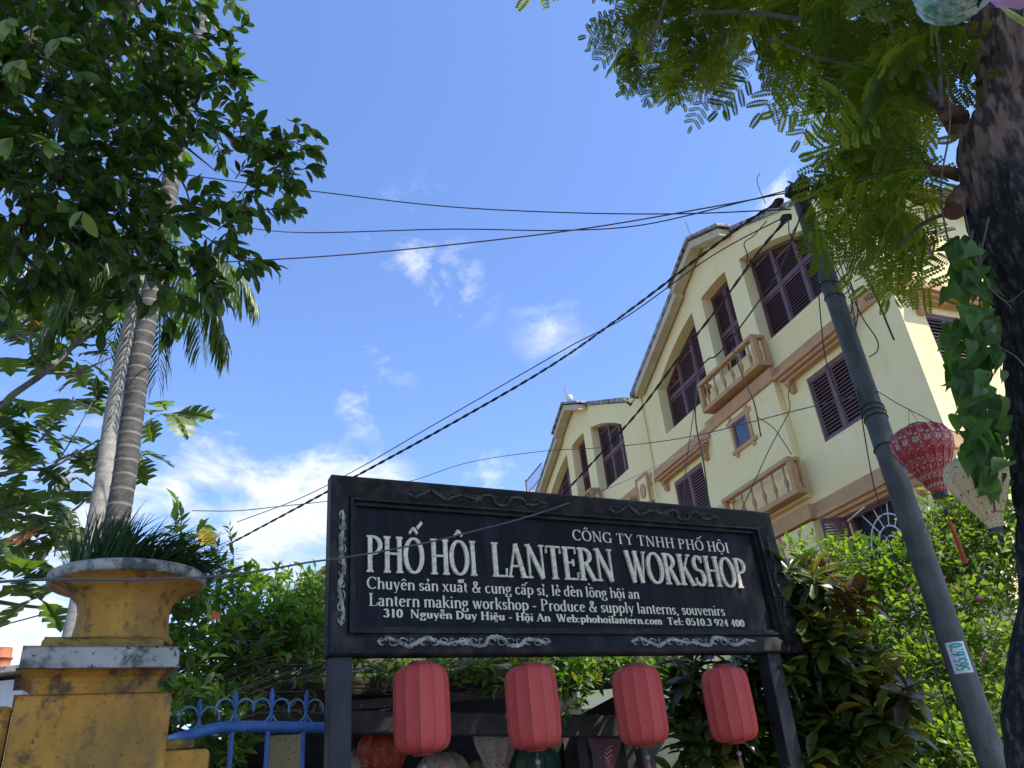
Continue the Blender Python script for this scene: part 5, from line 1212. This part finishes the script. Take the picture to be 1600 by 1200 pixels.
# dark slab added behind hedges so that the bottom reads as deep shade
mb = MB(); mb.box((4.2, 10.6, 1.2), (8, .25, 2.4)); setp(mb.build('hedge_shade_slab', mat('dark_shade_slab', (.10, .09, .07), (.16, .14, .11), .9, 3, .4, 30)), 'dark slab added behind the hedge and croton shrub to read as deep shade', 'wall')

# ------------------------------------------------------------------ right street tree
def barkx(T, ob, c, p):
    sep_ = T.new('ShaderNodeSeparateXYZ'); T.l.new(ob, sep_.inputs[0])
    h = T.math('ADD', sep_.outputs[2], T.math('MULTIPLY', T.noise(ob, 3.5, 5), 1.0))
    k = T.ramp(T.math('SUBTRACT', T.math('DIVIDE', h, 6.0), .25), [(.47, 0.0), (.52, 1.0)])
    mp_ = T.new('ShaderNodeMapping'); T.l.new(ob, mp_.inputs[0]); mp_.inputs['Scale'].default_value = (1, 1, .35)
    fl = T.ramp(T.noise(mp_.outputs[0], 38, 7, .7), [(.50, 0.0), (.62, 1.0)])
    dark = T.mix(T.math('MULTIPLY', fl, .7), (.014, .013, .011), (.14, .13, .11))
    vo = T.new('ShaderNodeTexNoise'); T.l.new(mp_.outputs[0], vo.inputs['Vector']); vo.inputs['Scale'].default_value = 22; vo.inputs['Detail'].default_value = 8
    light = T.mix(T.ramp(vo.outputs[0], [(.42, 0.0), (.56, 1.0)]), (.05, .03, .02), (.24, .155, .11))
    bm = T.new('ShaderNodeBump'); bm.inputs['Strength'].default_value = 1.0; bm.inputs['Distance'].default_value = .035
    T.l.new(T.noise(mp_.outputs[0], 26, 9, .72), bm.inputs['Height']); T.l.new(bm.outputs[0], p.inputs['Normal'])
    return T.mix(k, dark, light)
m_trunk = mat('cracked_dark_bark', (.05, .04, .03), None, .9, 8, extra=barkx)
st_root = empty('street_tree', (2.0, 3.6, .12), 'big street tree with dark rough trunk and feathery leaves at the right edge', 'tree')
def edgeP(x, y, d, r):   # trunk centre from its left edge pixel
    p = at(x, y, d); v = (p - Vector(EYE)); side = Vector((v.y, -v.x, 0)).normalized(); return p + side * (r + .045)
tc_pts = [(edgeP(1556, 1190, 4, .21), .21), (edgeP(1566, 1000, 4, .2), .2), (edgeP(1572, 800, 4, .2), .2), (edgeP(1562, 650, 4, .2), .2), (edgeP(1548, 520, 4, .2), .2), (edgeP(1508, 380, 4, .21), .21), (edgeP(1490, 240, 4, .2), .2), (edgeP(1520, 190, 4, .18), .18), (edgeP(1512, 80, 4, .165), .165), (edgeP(1490, -60, 4, .16), .16)]
b0 = tc_pts[0][0]; pts = [Vector((b0.x - .1, b0.y, 0)), Vector((b0.x - .05, b0.y, .8))] + [p for p, _ in tc_pts] + [tc_pts[-1][0] + Vector((-.15, -.2, 1.2)), tc_pts[-1][0] + Vector((-.3, -.5, 2.6))]
rr = [.3, .24] + [r_ for _, r_ in tc_pts] + [.13, .08]
P = crom(pts, 22); Rr = crom([Vector((a, 0, 0)) for a in rr], 22); NS = 110
vs = []; fs = []
from mathutils import noise as mnoise
for i, p in enumerate(P):
    for k in range(NS):
        q = 2 * math.pi * k / NS; dr = mnoise.noise(Vector((math.cos(q) * 2, math.sin(q) * 2, p.z * 1.6))) * .035 + mnoise.noise(Vector((math.cos(q) * 7, math.sin(q) * 7, p.z * 5))) * .012 + abs(mnoise.noise(Vector((math.cos(q) * 9, math.sin(q) * 9, p.z * 4.5)))) * .028 + mnoise.noise(Vector((math.cos(q) * 26, math.sin(q) * 26, p.z * 14))) * .008
        vs.append((p.x + math.cos(q) * (Rr[i].x + dr), p.y + math.sin(q) * (Rr[i].x + dr), p.z))
for i in range(len(P) - 1):
    for k in range(NS): fs.append((i * NS + k, i * NS + (k + 1) % NS, (i + 1) * NS + (k + 1) % NS, (i + 1) * NS + k))
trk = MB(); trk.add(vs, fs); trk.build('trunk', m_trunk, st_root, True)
# broken stubs and knots on the left of the trunk
m_stub = mat('cut_wood_stub', (.10, .045, .025), (.2, .10, .06), .85, 20, .6, 60)
for (x0, y0, x1, y1, r0, r1) in ((1500, 215, 1462, 150, .045, .03), (1500, 275, 1450, 265, .032, .028), (1510, 300, 1490, 330, .06, .05), (1515, 50, 1440, 45, .05, .03), (1500, 190, 1478, 175, .06, .045)):
    a, b = at(x0, y0, 4.0), at(x1, y1, 3.85); MB().tube(crom([a, lerp(a, b, .5) + Vector((0, 0, .01)), b], 4), [lerp(r0, r1, i / 8) for i in range(9)], 10, jit=.12).build('branch_stub', m_stub, st_root, True)
# limbs
lm = MB()
limbs = [([(1500, 40), (1440, 60), (1380, 50), (1300, 40), (1180, 20), (1080, 20)], 4.1, .03), ([(1465, 165), (1420, 140), (1350, 110), (1280, 90), (1200, 60)], 3.9, .018), ([(1465, 165), (1400, 150), (1330, 135), (1290, 120)], 3.9, .014),
         ([(1452, 265), (1400, 270), (1350, 280), (1290, 300)], 3.9, .012), ([(1540, 20), (1500, -80), (1400, -160), (1250, -200), (1080, -150), (1040, 0), (1010, 80)], 4.1, .035), ([(1465, 160), (1440, 110), (1400, 60), (1380, 0)], 3.8, .016), ([(1470, 170), (1468, 100), (1466, 40), (1470, -60)], 3.8, .014), ([(1490, 330), (1440, 350), (1400, 390), (1370, 410)], 3.9, .012)]
for pts, d, r_ in limbs:
    P = crom([at(x, y, d) for x, y in pts], 5); lm.tube(P, [lerp(r_, r_ * .35, i / (len(P) - 1)) for i in range(len(P))], 7)
top = tc_pts[-1][0]
for ex in ((-1.5, 2.6, 7.6), (.5, 1.6, 8.2), (2.5, .6, 8.3), (4.2, 2.2, 8.0), (1.2, 3.6, 7.4), (3.2, 4.4, 7.8), (0, .2, 8.4), (4.4, .2, 8.2)):
    e = Vector(ex); s_ = top + Vector((-.15, -.2, 1.2)); P = crom([s_, lerp(s_, e, .5) + Vector((0, 0, .5)), e], 6); lm.tube(P, [lerp(.08, .02, i / 12) for i in range(13)], 8)
lm.build('limbs', m_bark, st_root, True)
def bipinnate(npin, nleaf, droop=.25, pl=.38):
    vs = []; fs = []
    def quad(a, b, c, d): n = len(vs); vs.extend([a, b, c, d]); fs.append((n, n + 1, n + 2, n + 3))
    for i in range(npin + 1):
        y = lerp(.14, .92, i / npin); base = Vector((0, y, -droop * y * y)); L = pl * (math.sin(math.pi * (.28 + .5 * i / npin)))
        for s in ((-1, 1) if i < npin else (0,)):
            d = Vector((s * .85, .52, 0)).normalized() if s else Vector((0, 1, 0)); nr = Vector((-d.y, d.x, 0))
            w = nr * .0035; ll0 = .074; P_ = [base + d * L * t + Vector((0, 0, -.35 * L * t * t)) for t in (0, .33, .66, 1)]
            for a_, b_ in zip(P_, P_[1:]): quad(a_ - w, a_ + w, b_ + w, b_ - w)
            for j in range(nleaf):
                t = (j + 1) / (nleaf + .3); p = base + d * L * t + Vector((0, 0, -.35 * L * t * t)); ll = ll0 * (1 - .4 * abs(2 * t - 1) ** 2); lw = .024
                for q in (-1, 1):
                    dd = (nr * q + d * .3).normalized(); pr = Vector((-dd.y, dd.x, 0)); z = Vector((0, 0, -.008))
                    quad(p + dd * .003, p + dd * ll * .45 + pr * lw, p + dd * ll + z, p + dd * ll * .6 - pr * lw)
    w = Vector((.006, 0, 0)); ys = [0, .3, .6, .92]
    for a, b in zip(ys, ys[1:]): A, B = Vector((0, a, -droop * a * a)), Vector((0, b, -droop * b * b)); quad(A - w, A + w, B + w * .7, B - w * .7)
    return np.array([tuple(v) for v in vs]), np.array(fs)
leafF = [bipinnate(4, 9, .25), bipinnate(5, 8, .5), bipinnate(4, 9, .1)]
m_f = leafmat('feathery_leaflet', (.040, .075, .010), (.17, .22, .020), .5, (2.3, 2.2, .4), .8)
Ms = []
fb = [(975, 75, 26, 4.9), (1060, 30, 90, 4.9), (1010, 90, 45, 4.9), (1090, 100, 60, 4.9), (1000, 40, 45, 4.9), (1130, 40, 70, 4.8), (960, 40, 20, 4.9), (1180, 110, 40, 4.6), (1230, 40, 70, 4.4), (1300, 60, 70, 4.1), (1260, 130, 40, 4.2), (1380, 60, 80, 4.0), (1350, 150, 70, 4.0), (1430, 130, 60, 3.9), (1310, 170, 40, 4.1), (1400, 220, 70, 3.9), (1340, 240, 60, 4.0), (1300, 290, 45, 4.1), (1360, 320, 50, 4.0), (1430, 300, 50, 3.9), (1450, 370, 35, 3.9), (1320, 340, 25, 4.1), (1400, 370, 50, 4.0), (1385, 400, 35, 4.6), (1430, 400, 35, 4.6), (1460, 60, 50, 3.8), (1460, 210, 30, 3.8),
      (1050, -80, 120, 4.8), (1250, -80, 120, 4.5), (1430, -80, 120, 4.2), (1600, -100, 120, 4.4)]
def addleaf(p, s, spreadz=(-.7, .1)):
    a = random.uniform(0, 6.28); d = Vector((math.cos(a), math.sin(a), random.uniform(*spreadz))); v = (Vector(EYE) - Vector(p)).normalized() * -1 + Vector((random.uniform(-.6, .6), random.uniform(-.6, .6), random.uniform(-.2, .9)))
    tp_ = seen(p + d.normalized() * s)
    if tp_ and tp_[1] > 130 and (tp_[0] > 1485 or (tp_[1] > 410 and tp_[0] < 1345) or (tp_[0] < 1250 and tp_[1] > 200)): return
    Ms.append(rots(frame_from(d, v), p, s))
for x, y, r_, d in fb:
    c = at(x, y, d); rad = r_ / 1200 * (c - Vector(EYE)).length * .85
    for i in range(int((r_ / 22) ** 2 * (1.8 if x > 1150 else 3.4)) + 2): addleaf(inblob(c, rad), random.uniform(.27, .46) if x > 1150 else random.uniform(.24, .36))
nin = len(Ms)
for i in range(1900):    # unseen high crown, added out of the picture to shade sign and lanterns
    e = random.choice([(4.1, 4.7, 6.0), (4.4, 4.6, 6.6), (4.1, 4.7, 6.3), (4.5, 5.0, 6.8), (4.4, 4.2, 5.6), (-1.0, 2.2, 8.0), (.5, 2.6, 8.3), (2.0, 1.6, 8.6), (3.6, 2.4, 8.2), (1.8, 3.2, 8.4), (3.4, 4.0, 8.1), (.2, .8, 8.7), (4.2, .4, 8.4), (2.2, -.4, 8.8), (4.6, 2.6, 7.6)])
    p = inblob(Vector(e), 1.35); p.z = lerp(p.z, e[2], .4)
    s_ = seen(p)
    if s_ and (-60 < s_[0] < 960 or (s_[0] < 1700 and p.x > 3.2)) and s_[1] > -60: continue
    addleaf(p, random.uniform(.5, .8), (-.3, .2))
foliage(st_root, Ms, leafF, m_f)
# --- heart leaved vine hanging beside the trunk
m_v = leafmat('heart_leaf', (.03, .075, .016), (.085, .17, .03), .5, (2.1, 2.3, .5), .55, (.12, .22, .04), .08)
vine = empty('heart_leaf_vine', at(1540, 760, 3.8), 'vine of dark heart shaped leaves hanging left of the dark trunk', 'vine')
hl = [(-.06, .24), (0.0, .34), (.15, .40), (.35, .36), (.6, .22), (.82, .08), (1, .004)]
leafV = [leaf_mesh([(y, w * q) for y, w in hl], c, f, wv) for q, c, f, wv in ((1, .25, .3, .03), (.9, .1, .55, .04), (1.05, .5, .2, .05), (.8, .7, .5, .02))]
Ms = []; vs_ = MB()
for i in range(210):
    t = random.random(); y = lerp(375, 765, t); xl = np.interp(y, [375, 450, 520, 600, 700, 760, 800], [1492, 1488, 1480, 1488, 1505, 1520, 1540]); xr = np.interp(y, [375, 500, 600, 800], [1530, 1560, 1570, 1575])
    p = at(random.uniform(xl, xr), y, random.uniform(3.55, 3.95)); d = Vector((random.uniform(-1.0, .3), random.uniform(-.4, .2), random.uniform(-1.3, -.3)))
    Ms.append(rots(frame_from(d, (random.uniform(-.5, .5), -1, random.uniform(-.2, .7)), random.uniform(-.7, .7)), p, random.uniform(.065, .118)))
foliage(vine, Ms, leafV, m_v)
for pts in ([(1545, 340), (1530, 420), (1535, 520), (1540, 620), (1545, 720), (1555, 800)], [(1560, 520), (1545, 600), (1552, 690), (1548, 760)], [(1520, 360), (1512, 450), (1525, 560)], [(1480, 120), (1484, 200), (1470, 300), (1490, 420)]):
    vs_.tube(crom([at(x, y, 3.75) for x, y in pts], 6), .005, 5)
for pts in ([(1500, 300), (1530, 420), (1570, 470), (1600, 455)], [(1520, 500), (1560, 540), (1590, 560), (1620, 600)], [(1530, 380), (1540, 440), (1580, 480)]):
    vs_.tube(crom([at(x, y, 3.66) for x, y in pts], 6), .003, 4)
vs_.build('stem', mat('brown_vine_stem', (.08, .06, .04), (.13, .10, .07), .8), vine)
